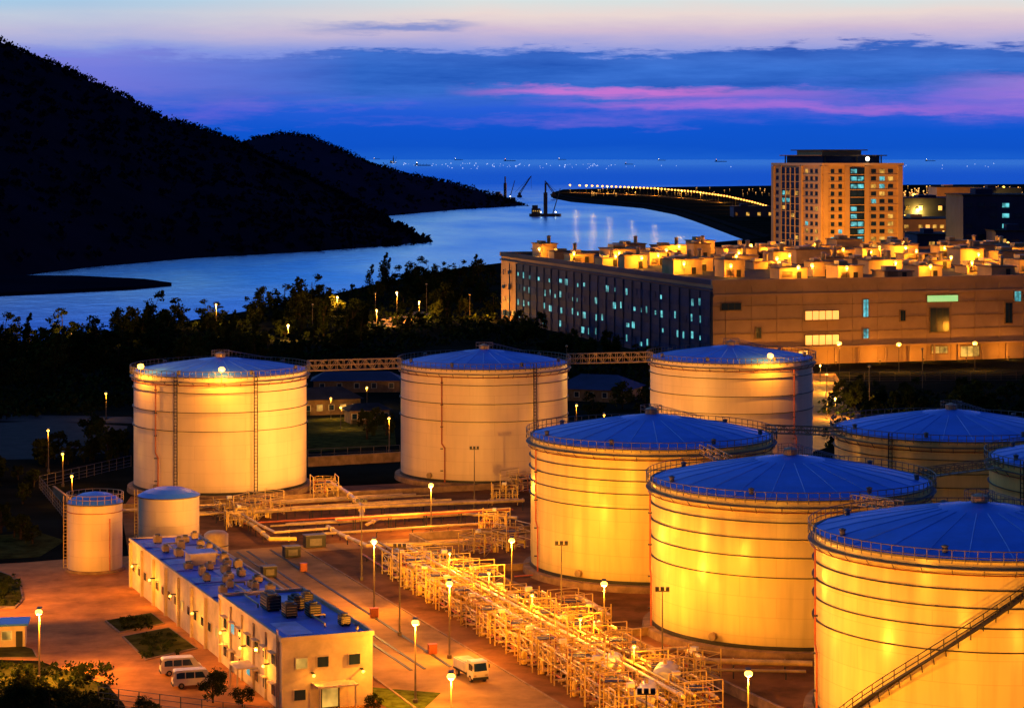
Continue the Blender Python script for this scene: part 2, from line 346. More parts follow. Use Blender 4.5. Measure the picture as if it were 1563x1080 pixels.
for _ in range(120):
    px=random.choice((random.uniform(545,800),random.uniform(800,1560),random.uniform(700,960))); Y=random.uniform(12000,23000); r=Y/3500*random.uniform(.35,.75); mb.ball(PX(px,Y,WZ+r),r,6,4)
tag(mb.build('harbour_lights','farw'),'tiny white lights scattered along the far horizon','lights',kind='stuff')
mb=MB()
for _ in range(230):
    px=random.uniform(1378,1563); py=random.choice((random.uniform(284,300),random.uniform(292,372),random.uniform(284,320))); p=P(px,py,random.uniform(5,10)); r=p.y/3500*random.uniform(.5,1.1); mb.ball(p,r,6,4); mb.bar(p,(p.x,p.y,0),r*.1,3)
for _ in range(60):
    px=random.uniform(900,1180); py=random.uniform(286,296); p=P(px,py,4); r=p.y/3500*random.uniform(.3,.6); mb.ball(p,r,6,4); mb.bar(p,(p.x,p.y,0),r*.1,3)
tag(mb.build('industrial_lights','farp'),'tiny orange lights scattered over the flat land far right','lights',kind='stuff')
# ---------------------------------------------------------------- ships and cranes
def ship(px,py,length,label,kind):
    c=P(px,py,WZ); t=thing('cargo_ship',c,label,'ship','ships at anchor on the sea'); l=length
    h=MB(); h.prism([(-l/2,-l*.07),(l*.4,-l*.07),(l/2,0),(l*.4,l*.07),(-l/2,l*.07)],-.5,l*.05); h.build('hull','hullblack',t)
    MB().box(-l*.36,0,l*.05,l*.12,l*.11,l*.09).box(-l*.36,0,l*.14,l*.08,l*.08,l*.03).build('bridge_house','hullblack',t)
    for k in range(3): MB().bar((-l*.15+k*l*.2,0,l*.05),(-l*.15+k*l*.2,0,l*.16),l*.006,4).build('mast','dark',t)
    MB().ball((-l*.36,0,l*.19),l*.02,6,4).build('deck_light','bulbw' if kind else 'far',t)
for a in ((645,253,120,'dark cargo ship with lit bridge near the far hill tip',1),(960,251,80,'small dark ship alone in the middle of the sea',0),(778,246,200,'long dark ship low on the horizon left of centre',0),(575,243,220,'bright lit ship just above the headland ridge',1),(1100,247,170,'faint dark ship on the horizon left of the tower',0),(700,244.5,190,'lit ship between the headland and the long dark ship',1),(858,244,200,'lit ship right of the long dark ship',1),(1010,245,160,'small lit ship near the middle of the horizon',1),(1420,246,170,'lit ship on the horizon right of the tower',1)): ship(*a)
def crane_barge(px,py,sc,label,rz):
    t=thing('crane_barge',P(px,py,WZ),label,'barge',None,rz)
    MB().prism([(-14*sc,-5*sc),(14*sc,-5*sc),(16*sc,0),(14*sc,5*sc),(-14*sc,5*sc)],-.5,2.4*sc).build('hull','hullblack',t)
    MB().box(-8*sc,0,2.4*sc,8*sc,7*sc,5*sc).box(-9*sc,0,7.4*sc,5*sc,5*sc,3*sc).build('deck_house','hullblack',t)
    for k in range(4): MB().box(-11*sc+k*2*sc,-3.6*sc,4.5*sc,.9*sc,.3,1.0*sc).build('window','warm',t)
    MB().box(1*sc,0,2.4*sc,3.4*sc,3.4*sc,20*sc).box(1*sc,0,22.4*sc,1.6*sc,1.6*sc,9*sc).build('tower','hullblack',t)
    j=MB()
    for s_ in (-1,1): j.bar((8*sc,s_*sc,2.4*sc),(15*sc,s_*.3*sc,26*sc),.35*sc,4)
    for k in range(7): a=k/7; j.bar((8*sc+7*sc*a,-sc*(1-.7*a),2.4*sc+23.6*sc*a),(8*sc+7*sc*(a+.1),sc*(1-.7*a),2.4*sc+23.6*sc*(a+.1)),.2*sc,4)
    j.build('crane_jib','dark',t)
    for x in (-4,10): MB().ball((x*sc,-5*sc,4*sc),.6*sc,6,4).build('deck_light','bulbw',t)
crane_barge(831,330,1.15,'black dredging barge with tall tower in the river mouth',.1)
crane_barge(770,304,1.1,'dark crane barge moored off the headland tip',-.3)
crane_barge(600,249,2.6,'faint far crane barge standing above the headland ridge',.4)
def crane(px,py,h,label,lean):
    t=thing('harbour_crane',P(px,py,0 if px>840 else WZ),label,'crane')
    MB().box(0,0,-1,8,8,4).box(0,0,3,5,5,4).build('crane_base','dark',t)
    j=MB(); top=Vector((lean*h*.55,0,h))
    for s_ in (-1,1): j.bar((s_*1.5,0,6),top+Vector((s_*.3,0,0)),.5,4)
    for k in range(9):
        a=k/9; b_=(k+1)/9; j.bar(Vector((-1.5,0,6)).lerp(top,a),Vector((1.5,0,6)).lerp(top,b_),.3,4)
    j.build('jib','dark',t); MB().bar(top,(top.x,0,h*.4),.2,4).bar(top,(-lean*h*.2,0,8),.2,4).build('cable','dark',t)
crane(793,301,34,'thin lattice crane leaning right beside the headland tip',1); crane(845,300,24,'short crane at the tip of the breakwater',-1)
# ---------------------------------------------------------------- causeway embankment and lamps
mb=MB(); bk=[(846,293),(852,299),(880,304),(930,308),(990,313),(1040,322),(1070,331),(1100,341),(1135,353),(1165,363)]
for (a,b_),(c,d) in zip(bk,bk[1:]):
    p=P(a,b_); q=P(c,d); o1=Vector((-9,-9,0)); mb.add([p+Vector((6,12,1.6)),q+Vector((6,12,1.6)),q+o1+Vector((0,0,WZ-.5)),p+o1+Vector((0,0,WZ-.5))],[(0,1,2,3)])
struct(mb,'embankment','bank','dark rock embankment curving along the river mouth','embankment')
far_proto=thing('road_lamp',(0,0,0),'orange lamp in the curving row along the breakwater road','street lamp','lamps along the breakwater road')
MB().bar((0,0,0),(0,0,9),.12,5).build('post','dark',far_proto); MB().ball((0,0,9.4),1.4,8,6,.8).build('lamp_head','far',far_proto)
road=[(870,292),(930,294),(1000,297),(1060,302),(1110,309),(1150,318),(1185,328)]
for k in range(60):
    t_=(k/59)**.75; px=870+t_*315; p=P(px,interp(px,road)+1.5)
    o=far_proto if k==0 else copy_tree(far_proto); o.location=p; o.scale=(max(.7,p.y/3000),)*3
mb=MB(); 
for (a,b_),(c,d) in zip(road,road[1:]):
    p=P(a,b_+2,.03); q=P(c,d+2,.03); mb.add([p,q,q+Vector((0,25,0)),p+Vector((0,25,0))],[(0,1,2,3)])
struct(mb,'breakwater_road','roadc','pale road running along the breakwater','road')
for px,py in ((880,293.5),(905,294.5),(930,295.5),(965,297),(1000,299),(1040,302),(1070,305),(1100,309),(1125,314),(1150,320),(1172,326)): p=P(px,py); gflood(p,130000,'added floodlight lighting the breakwater road','added breakwater floodlights',7)
# ---------------------------------------------------------------- big factory
FC=Vector((57.5,656,0)); FU=Vector((.954,.30,0)).normalized(); FV=Vector((-FU.y,FU.x,0)); FRZ=math.atan2(FU.y,FU.x)
FH=24.0; FW=300; FL=205
def FP(a,b,z=0): return FC+FU*a+FV*b+Vector((0,0,z))
fac=thing('factory_building',FC,'huge flat roofed factory with dark glazed side and beige front','building',rz=FRZ)
MB().box(FW/2,FL/2,0,FW,FL,FH-.6).build('wall','facade',fac)
MB().box(FW/2,FL/2,FH-.6,FW-1.2,FL-1.2,.4).build('roof','asphalt',fac)
MB().box(FW/2,0,FH-.6,FW+1,.8,1.5).build('parapet','facade',fac); MB().box(FW/2,FL,FH-.6,FW+1,.8,1.5).build('parapet','facade',fac); MB().box(0,FL/2,FH-.59,.8,FL+.4,1.5).build('parapet','bluewall',fac)
MB().box(-.25,FL*.45,0,.5,FL*.9,FH-2.4).build('side_cladding','bluewall',fac)
MB().box(-.3,FL*.5,FH-2.1,.6,FL,.5).build('side_cornice','bluewall',fac)
for z in (1.2,6.2,11.2,16.2): MB().box(-.56,FL*.45,z,.12,FL*.89,3.0).build('glazed_band','bandglass',fac)
for z in (5.2,9.2,13.2,17.2): MB().box(FW/2,-.12,z,FW,.24,.22).build('cladding_joint','concrete',fac)
for k in range(26): MB().box(4+k*8,-.1,0,.3,.16,FH-1).build('cladding_rib','facade',fac)
MB().box(FW/2,-.35,FH-4,FW,.7,.8).build('cornice','facade',fac)
random.seed(11)
for r_,z in enumerate((1.6,6.6,11.6,16.6)):
    for k in range(34):
        if random.random()<.2: continue
        y=3.0+k*5.95; warmend=k>30
        lit=random.random()<(.72 if r_ in (1,2) else .5)
        mm=('warm' if r_<2 else 'bandglass') if warmend and lit else ('teal' if lit else 'bandglass')
        wd=random.choice((.9,.9,1.4,2.4)) if lit else 3
        MB().box(-.68,y+random.uniform(-1,1),z+random.choice((.1,.6)),.14,wd,random.choice((2.0,2.0,1.2))).build('window',mm,fac)
for k in range(25): MB().box(-.72,k*8+.4,0.0,.3,.25,FH-2.6).build('pilaster','bluewall',fac)
for (x,z,w_,h_,mm) in ((34,12.8,10.5,2.6,'hot'),(34,5.6,10.5,2.8,'hot'),(48,13.4,1.5,5,'teal'),(48,7.2,1.5,2.6,'teal'),(73,17.4,10,1.8,'green'),(72,8.5,6,7,'glass'),(5.5,16.2,6,2,'glass'),(95,10.6,2.2,6,'glass'),(72,2.2,5,2,'warm'),(98,17,2,3,'teal'),(28,1,3,3,'hot'),(82,1,6,3,'warm'),(14,8,1.5,3,'glass'),(60,12,1.5,3,'glass')):
    f_=MB().box(x,-.2,z-.3,w_+.7,.3,h_+.6).build('window_frame','concrete',fac); MB().box(x,-.42,z,w_,.16,h_).build('window',mm,f_)
    if mm!='green':
        for j in range(1,max(2,int(w_/2))): MB().box(x-w_/2+j*w_/max(2,int(w_/2)),-.53,z,.18,.1,h_).build('mullion','dark',f_)
    if mm=='hot': MB().box(x,-1.0,z-.1,w_,1.2,.2).build('balcony_slab','facade',f_)
for k in range(12): MB().box(14+k*8,-.9,.1,.5,.5,4.6).build('column','facade',fac)
MB().box(58,-.8,4.8,100,1.6,.5).build('canopy','facade',fac)
random.seed(5)
ru=0
spots=[]
for i in range(600):
    a=random.uniform(6,190); b_=random.uniform(8,197)
    if a<20 and b_<50: continue
    if all(abs(a-x)>13 or abs(b_-y)>15 for x,y in spots): spots.append((a,b_))
for a,b_ in spots:
    p=FP(a,b_,FH-.2); vis=CX+p.x/p.y*F
    if vis>1600: continue
    wdt=random.uniform(6,13); dp=random.uniform(6,10); hh=random.uniform(2.0,5.2)
    lab=['low plain plant room with tall vent standing on factory roof','wide plant room with louvred side on factory roof'][ru%2]
    t=thing('roof_plant_room',p,lab,'plant room',['tall vent plant rooms on factory roof','louvred plant rooms on factory roof'][ru%2],FRZ)
    MB().box(0,0,0,wdt,dp,hh).build('wall','plant',t); MB().box(0,0,hh,wdt+.8,dp+.8,.35).build('roof_slab','concrete',t)
    MB().box(wdt*.2,-dp/2-.08,.1,1.4,.12,2.1).build('door','dark',t)
    if ru%2:
        for j in range(5): MB().box(-wdt*.22,-dp/2-.15,.7+j*.35,wdt*.35,.25,.12).build('louvre','dark',t)
        MB().box(-wdt*.1,dp*.1,hh+.35,wdt*.35,dp*.4,1.2).build('duct','galv',t)
    else:
        MB().lathe([(.0,0),(.7,0),(.7,2.2),(1.0,2.4),(0,2.8)],10,(wdt*.25,0,hh+.35)).build('vent','galv',t)
        MB().box(-wdt*.2,0,hh+.35,wdt*.3,dp*.5,.8).build('duct','galv',t)
    ru+=1
    if random.random()<.72:
        lp=FP(a+random.uniform(-5,3),b_-dp/2-2.6,FH-.2); l_=thing('roof_lamp',lp,'small bright orange lamp on a short post among the roof plant','lamp','lamps among the factory roof plant')
        MB().bar((0,0,0),(0,0,3.4),.08,5).build('post','dark',l_); MB().ball((0,0,3.7),.5,8,6).build('lamp_head','bulb',l_); light(lp+Vector((0,-.2,3.0)),random.uniform(2500,8000),parent=l_,r=.15)
for (px,py,h_,lab) in ((1281,572,8.5,'tall lamp by the lit gate at the front of the factory'),(1372,568,7.6,'lamp in front of factory left of the green window'),(1488,566,7.6,'lamp in front of factory right of the green window'),(1640,564,7.6,'lamp in front of factory at its far right')):
    p=P(px,py); l_=thing('yard_lamp',p,lab,'street lamp','lamps before the factory front',rz=0); MB().bar((0,0,0),(0,0,h_),.1,6).build('post','post',l_); MB().ball((0,0,h_+.2),.7,10,8,.7).build('lamp_head','bulb',l_); light(p+Vector((0,0,h_-.8)),24000,parent=l_)
for a,b_,w_ in ((-8,203,7000),(-9,192,4500)): gflood(FP(a,b_),w_,'low added floodlight at the foot of the factory side','added floodlights at the factory side')
for a in (8,22,36,50,64,78,92): gflood(FP(a,-5.5),2100,'low added floodlight at the foot of the factory front','added floodlights at the factory front')
# ---------------------------------------------------------------- tower
TW,TD,TH=41.6,58.0,58.0
TP=PX(1256,1090); tw=thing('office_tower',TP,'sand coloured office tower with glass strips and stepped crown','building',rz=FRZ)
MB().box(TW/2,TD/2,0,TW,TD,TH-2).build('wall','tower',tw)
MB().box(TW/2,TD/2,TH-2,TW+1.4,TD+1.4,1.2).build('cornice','towerband',tw)
MB().box(TW/2-2,TD/2,TH-.8,TW*.72,TD*.72,3.4).build('penthouse','bluewall',tw)
MB().box(TW/2-4,TD/2,TH+2.6,TW*.5,TD*.5,2.6).build('upper_penthouse','tower',tw)
MB().box(TW/2-2,TD/2,TH+2.6,TW*.86,TD*.8,.5).build('roof_canopy','concrete',tw)
MB().box(TW/2-4,TD/2,TH+5.2,TW*.6,TD*.6,.5).build('roof_canopy','concrete',tw)
for x,y in ((4,6),(TW-8,6),(4,TD-6),(TW-8,TD-6),(TW/2,6)): MB().bar((x,y,TH-.8),(x,y,TH+2.6),.35,6).build('canopy_column','dark',tw)
MB().ball((TW*.55,-1,TH+1.2),1.0,8,6).build('roof_light','bulbw',tw)
MB().box(17.5,-.3,0,8.0,.6,TH-3).build('glass_strip','bandglass',tw); 
MB().box(-.3,35.5,0,.6,21,TH-3).build('glass_strip','bandglass',tw)
for k in range(15):
    z=2.2+k*3.6
    for x0,x1 in ((0,13.4),(21.6,TW)): MB().box((x0+x1)/2,-.2,z-1.2,x1-x0,.4,.5).build('floor_band','towerband',tw)
    for y0,y1 in ((0,24.8),(46.2,TD)): MB().box(-.2,(y0+y1)/2,z-1.2,.4,y1-y0,.5).build('floor_band','towerband',tw)
    MB().box(17.5,-.66,z-1.1,8,.14,.35).build('spandrel','tower',tw); MB().box(-.66,35.5,z-1.1,.14,21,.35).build('spandrel','tower',tw)
for y in (30,35.5,41): MB().box(-.8,y,0,.5,.5,TH-3).build('mullion_fin','towerband',tw)
for x in (1.2,12.4,22.7,TW-1.2): MB().box(x,-.5,0,2.4,1.0,TH-2.1).build('pier','tower',tw)
for y in (1.4,23.6,47.4,TD-1.4): MB().box(-.5,y,0,1.0,2.8,TH-2.2).build('pier','tower',tw)
rest={'bandglass':MB(),'teal':MB(),'warm':MB()}; cnt=0
random.seed(3)
for k in range(14,-1,-1):
    z=2.0+k*3.6
    for (x,w_,pl) in ((5.0,1.8,.2),(9.0,1.8,.2),(15.8,3.0,.6),(19.4,3.0,.7),(26.5,2.6,.45),(31,2.6,.45),(35.5,2.6,.45)):
        mm=('teal' if 14<x<21 else random.choice(('warm','warm','teal'))) if random.random()<pl*.75 else 'bandglass'
        args=(x,-.74 if 14<x<21 else -.1,z,w_,.2,1.9)
        if cnt<96: MB().box(*args).build('window',mm,tw)
        else: rest[mm].box(*args)
        cnt+=1
    for (y,w_) in ((7,2.6),(12.5,2.6),(18,2.6),(28,3),(32.7,3.6),(38.2,3.6),(43.5,3),(52.5,3)):
        mm=random.choice(('teal','warm')) if random.random()<.22 else 'bandglass'; rest[mm].box(-.74 if 25<y<46 else -.1,y,z,.2,w_,1.9)
for mm,b_ in rest.items(): tag(b_.build('window_grid',mm,tw),kind='stuff')
for px,Y in ((1225,1040),(1320,1040),(1160,1070),(1280,1030),(1375,1050),(1190,1050)): gflood(PX(px,Y),44000,'added floodlight lighting the foot of the office tower','added tower floodlights',9)
# ---------------------------------------------------------------- distant right-hand sheds
random.seed(31)
def shed(px0,px1,Y,z1,dep,label,wallm,rows,lit,name='warehouse'):
    a=PX(px0,Y); wd=(px1-px0)/F*Y; t=thing(name,a,label,'building')
    MB().box(wd/2,dep/2,0,wd,dep,z1).build('wall',wallm,t); MB().box(wd/2,dep/2,z1,wd+1,dep+1,.6).build('roof','asphalt',t)
    for r_ in range(rows):
        n_=min(14,max(3,int(wd/5)))
        for k in range(n_):
            if random.random()<.3: continue
            mm=random.choice(lit); MB().box((k+.5)*wd/n_,-.2,1.5+r_*(z1-2)/rows,wd/n_*.55,.3,(z1-2)/rows*.4).build('window',mm,t)
    MB().box(wd*.3,dep*.4,z1+.6,wd*.2,dep*.3,2.5).build('roof_unit',wallm,t)
    return t
shed(1470,1600,1010,43,40,'dark block with few lit windows at far right','bluewall',9,('glass','glass','glass','glass','teal'),'office_block')
shed(1520,1620,985,28,20,'lower dark block before the far right block','bluewall',6,('glass','glass','teal','warm'),'office_block')
shed(1400,1475,1240,18,40,'dark low block beside the dark far right block','bluewall',3,('glass','warm','glass'))
shed(1378,1465,1700,14,60,'long orange lit shed right of the tower','orangewall',2,('hot','warm'))
shed(1380,1520,2100,22,90,'wide dark hangar behind the orange lit shed','bluewall',2,('glass','hot'))
shed(1430,1500,2900,22,60,'far pale hangar on the flat land at right','orangewall',1,('hot','glass'))
shed(1500,1560,2500,26,60,'far dark terminal block near the right edge','bluewall',2,('hot','glass'))
shed(1385,1425,1350,10,30,'small orange shed close to the foot of the tower','orangewall',1,('hot','warm'))
shed(1120,1180,2300,10,40,'low dark shed left of tower on the flat land','bluewall',1,('glass','warm'))
shed(1560,1700,1500,26,40,'lit block at the far right edge','orangewall',3,('hot','glass'))
for k,(px,py,hgt) in enumerate(((1495,372,14),(1532,300,20),(1449,312,16),(1390,340,9),(1410,352,9),(1430,345,9),(1460,350,9),(1545,380,12),(1558,345,12),(1512,385,8),(1400,330,12),(1385,365,8),(1440,368,10),(1475,325,14),(1420,318,14),(1395,305,14),(1505,315,14))):
    p=P(px,py+10); sc=p.y/1200; t=thing('area_lamp',p,'orange lamp standing among the sheds right of the tower','lamp','lamps among the far sheds'); MB().bar((0,0,0),(0,0,hgt),.15*sc,5).build('post','dark',t); MB().ball((0,0,hgt),.9*sc,8,6).build('lamp_head','bulb',t); light(p+Vector((0,-3,hgt-2)),70000*sc,parent=t)
# ---------------------------------------------------------------- storage tanks
def uv_shell(o,R):
    me=o.data; uv=me.uv_layers.new(name='UVMap')
    for p in me.polygons:
        an=[math.atan2(me.vertices[me.loops[li].vertex_index].co.y,me.vertices[me.loops[li].vertex_index].co.x) for li in p.loop_indices]
        if max(an)-min(an)>3: an=[a+2*PI if a<0 else a for a in an]
        for li,a in zip(p.loop_indices,an): uv.data[li].uv=(a*R,me.vertices[me.loops[li].vertex_index].co.z)
def front(a,R):
    t=math.radians(a); return Vector((math.sin(t)*R,-math.cos(t)*R,0))
def railing(R,z,n_,h=1.1,a0=0,a1=360,r=.035):
    m_=MB(); pts_=[]
    for k in range(n_+1):
        t=math.radians(a0+(a1-a0)*k/n_); pts_.append(Vector((R*math.sin(t),-R*math.cos(t),z)))
    for k,p in enumerate(pts_):
        if k<n_: 
            m_.bar(p,p+Vector((0,0,h)),r,4)
            for q in (.5,1): m_.bar(p+Vector((0,0,h*q)),pts_[k+1]+Vector((0,0,h*q)),r,4)
    return m_
def tank(px,Y,R,ht,label,rings,rise,paint,pipes,group='large storage tanks'):
    R=R-.35
    c=PX(px,Y); t=thing('storage_tank',c,label,'storage tank',group)
    MB().lathe([(R+1.2,0),(R+1.1,.9),(R+.2,.95)],96).build('foundation','concrete',t,smooth=False)
    MB().ring(R+.02,.96,.12,.45,96).build('base_flange','dark',t)
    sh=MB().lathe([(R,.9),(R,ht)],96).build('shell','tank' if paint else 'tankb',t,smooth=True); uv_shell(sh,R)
    for z in rings: MB().ring(R,z,.26,.08,96).build('stiffener_ring','dark',t)
    MB().ring(R-.1,ht-.12,.3,.2,96).build('rim_angle','rail',t)
    pr_=[(R-.1,ht+.05),(R*.75,ht+.05+rise*.3),(R*.5,ht+rise*.56),(R*.25,ht+rise*.8),(.01,ht+rise)]
    MB().lathe(pr_,24).build('roof','roofb',t)
    for k in range(24):
        th=2*PI*k/24; sm=MB()
        for (r0,z0),(r1_,z1) in zip(pr_,pr_[1:-1]): sm.bar((r0*math.cos(th),r0*math.sin(th),z0),(r1_*math.cos(th),r1_*math.sin(th),z1),.06,4)
        sm.build('roof_rib','roofrib',t)
    pf=MB().ring(R+.05,ht-.9,.65,.08,96)
    for k in range(36): a=front(k*10,R); b_=front(k*10,R+.65); pf.bar((a.x,a.y,ht-1.6),(b_.x,b_.y,ht-.88),.05,4)
    pf.build('rim_walkway','rail',t)
    railing(R+.65,ht-.3,90,1.35,r=.05).build('railing','rail',t)
    railing(1.6,ht+rise,10).build('crown_railing','rail',t)
    MB().lathe([(.9,0),(.9,.7),(.0,1.0)],12,(0,0,ht+rise-.1)).build('roof_vent','galv',t)
    wk=MB(); a=front(150,1)
    for s_ in (-.45,.45):
        sd=Vector((-a.y,a.x,0))*s_; wk.bar(a*R*.98+sd+Vector((0,0,ht+1.0)),a*1.6+sd+Vector((0,0,ht+rise+1.0)),.035,4)
        for k in range(12): q=a*(R*.98+(1.6-R*.98)*k/11)+sd; zz=ht+rise*(1-(q.length/R))+.1; wk.bar(q+Vector((0,0,zz)),q+Vector((0,0,zz+.95)),.03,4)
    wk.build('roof_walkway','rail',t)
    for k in range(7):
        q=front(30+k*51,R*.9); MB().lathe([(.3,0),(.3,.5),(.4,.55),(.4,.65),(0,.8)],10,(q.x,q.y,ht+rise*.12)).build('roof_hatch','rail',t)
    MB().lathe([(R+.3,ht-1.5),(R+.42,ht-1.43),(R+.3,ht-1.36)],96).build('spray_ring_pipe','red',t)
    for (ang,mm,rad,z0) in pipes:
        q=front(ang,R+.4)
        pb=MB()
        if mm=='ladder':
            sd=front(ang+90,1).normalized()*.3
            for s_ in (-1,1): pb.bar((q+sd*s_)+Vector((0,0,1)),(q+sd*s_)+Vector((0,0,ht+.9)),.08,4)
            for k in range(int(ht/.6)): pb.bar((q-sd)+Vector((0,0,1+k*.6)),(q+sd)+Vector((0,0,1+k*.6)),.05,4)
            pb.build('ladder','dark',t)
        else:
            q2=front(ang+2.2,R+.4); pb.path([q+Vector((0,0,ht-1.4)),q+Vector((0,0,8)),q2+Vector((0,0,7.2)),q2+Vector((0,0,.5)),front(ang+2.2,R+4)+Vector((0,0,.5))],rad,6)
            pb.build('down_pipe',mm,t)
            for z in range(3,int(ht),4): MB().box(q.x,q.y,z,.5,.5,.12).build('pipe_bracket','dark',t)
    q=front(-38,R+.1); MB().bar(q+Vector((0,0,2)),q*(1+.5/R)+Vector((0,0,2)),.5,16).build('manway','galv',t)
    return t,c
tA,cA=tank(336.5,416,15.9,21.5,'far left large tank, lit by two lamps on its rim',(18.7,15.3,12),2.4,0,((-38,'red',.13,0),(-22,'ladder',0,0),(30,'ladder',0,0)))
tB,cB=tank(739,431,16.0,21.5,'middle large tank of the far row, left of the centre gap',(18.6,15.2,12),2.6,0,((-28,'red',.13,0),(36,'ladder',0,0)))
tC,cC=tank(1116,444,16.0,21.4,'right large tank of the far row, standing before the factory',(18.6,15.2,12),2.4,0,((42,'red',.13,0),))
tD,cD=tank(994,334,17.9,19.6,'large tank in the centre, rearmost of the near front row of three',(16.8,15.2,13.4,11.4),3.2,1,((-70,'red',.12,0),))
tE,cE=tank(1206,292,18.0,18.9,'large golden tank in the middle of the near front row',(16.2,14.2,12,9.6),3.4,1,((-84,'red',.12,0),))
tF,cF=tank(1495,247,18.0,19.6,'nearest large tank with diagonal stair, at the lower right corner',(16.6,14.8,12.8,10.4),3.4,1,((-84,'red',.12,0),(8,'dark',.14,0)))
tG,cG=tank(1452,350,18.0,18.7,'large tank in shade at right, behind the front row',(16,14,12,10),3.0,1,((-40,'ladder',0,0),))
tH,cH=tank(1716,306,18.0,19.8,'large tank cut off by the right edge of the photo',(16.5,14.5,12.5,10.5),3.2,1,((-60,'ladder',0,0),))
def rim_lamp(t,c,R,ht,ang,wt):
    q=front(ang,R+.4); m_=MB().bar((q.x,q.y,ht-.8),(q.x,q.y,ht+1.3),.06,5); o=m_.build('rim_lamp_post','post',t)
    MB().ball((q.x,q.y,ht+1.5),.6,10,8,.8).build('lamp_head','bulb',o)
    f_=front(ang,R+2.6); light(c+Vector((f_.x,f_.y,ht+.6)),wt,parent=t,name='rim_lamp_glow')
    g_=front(ang,R-1.2); light(c+Vector((g_.x,g_.y,ht+2.6)),wt*.35,parent=t,name='rim_lamp_glow')
rim_lamp(tA,cA,15.9,21.5,8,4200); rim_lamp(tA,cA,15.9,21.5,-52,3400); rim_lamp(tC,cC,16,21.4,21,4200)
# spiral stair on nearest tank
t=tF; R=17.65; st=MB(); rl=MB(); K=60; a0,a1,z0,z1=-66,13.6,.6,19.0; prev=None
for k in range(K+1):
    a=a0+(a1-a0)*k/K; z=z0+(z1-z0)*k/K; i_=front(a,R+.35); o_=front(a,R+1.25)
    mid=(i_+o_)/2; st.box(mid.x,mid.y,z,.95,.36,.06,math.atan2(mid.y,mid.x))
    cur=(i_+Vector((0,0,z)),o_+Vector((0,0,z)))
    if prev:
        for s_ in (0,1): st.bar(prev[s_],cur[s_],.16,4)
        for hh in (.55,1.1): rl.bar(prev[1]+Vector((0,0,hh)),cur[1]+Vector((0,0,hh)),.055,4)
    if k%3==0: rl.bar(cur[1],cur[1]+Vector((0,0,1.1)),.05,4); st.bar(cur[0],front(a,R)+Vector((0,0,z-.9)),.05,4)
    prev=cur
sto=st.build('stair','dark',t); rl.build('stair_railing','dark',sto)
# ---------------------------------------------------------------- truss bridges
def bridge(p,q,label,wd=1.2,h=1.15):
    p=Vector(p); q=Vector(q); L_=(q-p).length; t=thing('truss_walkway',(p+q)/2,label,'walkway','steel walkways joining tank tops')
    d=(q-p).normalized(); s=Vector((-d.y,d.x,0)).normalized()*wd/2; up=Vector((0,0,h)); n_=max(3,int(L_/1.3))
    dk=MB(); dk.add([p-s,p+s,q+s,q-s,p-s-up*.07,p+s-up*.07,q+s-up*.07,q-s-up*.07],[(0,1,2,3),(7,6,5,4),(0,4,5,1),(1,5,6,2),(2,6,7,3),(3,7,4,0)]); dk.build('deck','galv',t,world=True)
    for sg in (-1,1):
        b_=MB(); 
        for zz in (0,.5,1): b_.bar(p+s*sg+up*zz,q+s*sg+up*zz,.07,4)
        for k in range(n_+1): a=p.lerp(q,k/n_)+s*sg; b_.bar(a,a+up,.06,4)
        for k in range(n_): a=p.lerp(q,k/n_)+s*sg; c=p.lerp(q,(k+1)/n_)+s*sg; b_.bar(a if k%2 else a+up,c+up if k%2 else c,.05,4)
        b_.build('side_truss','galv',t,world=True)
def rimpt(c,R,other,z): d=(other-c); d.z=0; d.normalize(); return c+d*(R+.3)+Vector((0,0,z))
bridge(rimpt(cA,15.9,cB,20.9),rimpt(cB,16,cA,20.9),'long truss walkway between far left tank and middle far tank',h=1.8)
bridge(rimpt(cB,16,cC,20.9),rimpt(cC,16,cB,20.9),'long truss walkway between middle far tank and right far tank',h=1.8)
bridge(rimpt(cD,17.9,cE,19.2),rimpt(cE,18,cD,18.5),'short walkway joining rear and middle tanks of front row')
bridge(rimpt(cE,18,cF,18.5),rimpt(cF,18,cE,19.2),'short walkway joining middle and nearest tanks of front row')
bridge(rimpt(cD,17.9,cG,19.2),rimpt(cG,18,cD,18.3),'walkway from centre tank to shaded tank at right')
bridge(rimpt(cE,18,cH,18.5),rimpt(cH,18,cE,19.4),'walkway from middle front tank to tank at right edge')
# ---------------------------------------------------------------- small tanks
def small_tank(px,Y,R,ht,label,cage,rise):
    c=PX(px,Y); t=thing('small_tank',c,label,'tank','small tanks behind the office'); MB().lathe([(0,0),(R+.4,0),(R+.4,.4),(0,.4)],32).build('foundation','concrete',t)
    sh=MB().lathe([(R,.35),(R,ht)],48).build('shell','tankb',t,smooth=True); uv_shell(sh,R)
    MB().lathe([(R+.1,ht),(R*.8,ht+rise*.42),(R*.5,ht+rise*.78),(.01,ht+rise)],24).build('roof','roofb',t)
    MB().ring(R,ht-.15,.15,.15,48).build('rim_angle','rail',t)
    if cage: railing(R+.15,ht+.1,24,1.2,r=.05).build('railing','galv',t); MB().path([front(40,R+.3)+Vector((0,0,.4)),front(40,R+.3)+Vector((0,0,ht*.8))],.09,6).build('down_pipe','red',t); MB().ring(R,ht-1.3,.12,.1,48).build('spray_ring_pipe','red',t)
    ld=MB(); q=front(-75,R+.3)
    for s_ in (-.25,.25): ld.bar(q+Vector((s_,0,.4)),q+Vector((s_,0,ht+1)),.05,4)
    for k in range(int(ht/.5)): ld.bar(q+Vector((-.25,0,.5+k*.5)),q+Vector((.25,0,.5+k*.5)),.03,4)
    ld.build('ladder','yellow',t)
    return c
small_tank(145,334,3.95,9.9,'small cream tank with roof railing, left of the two small tanks',True,1.5)
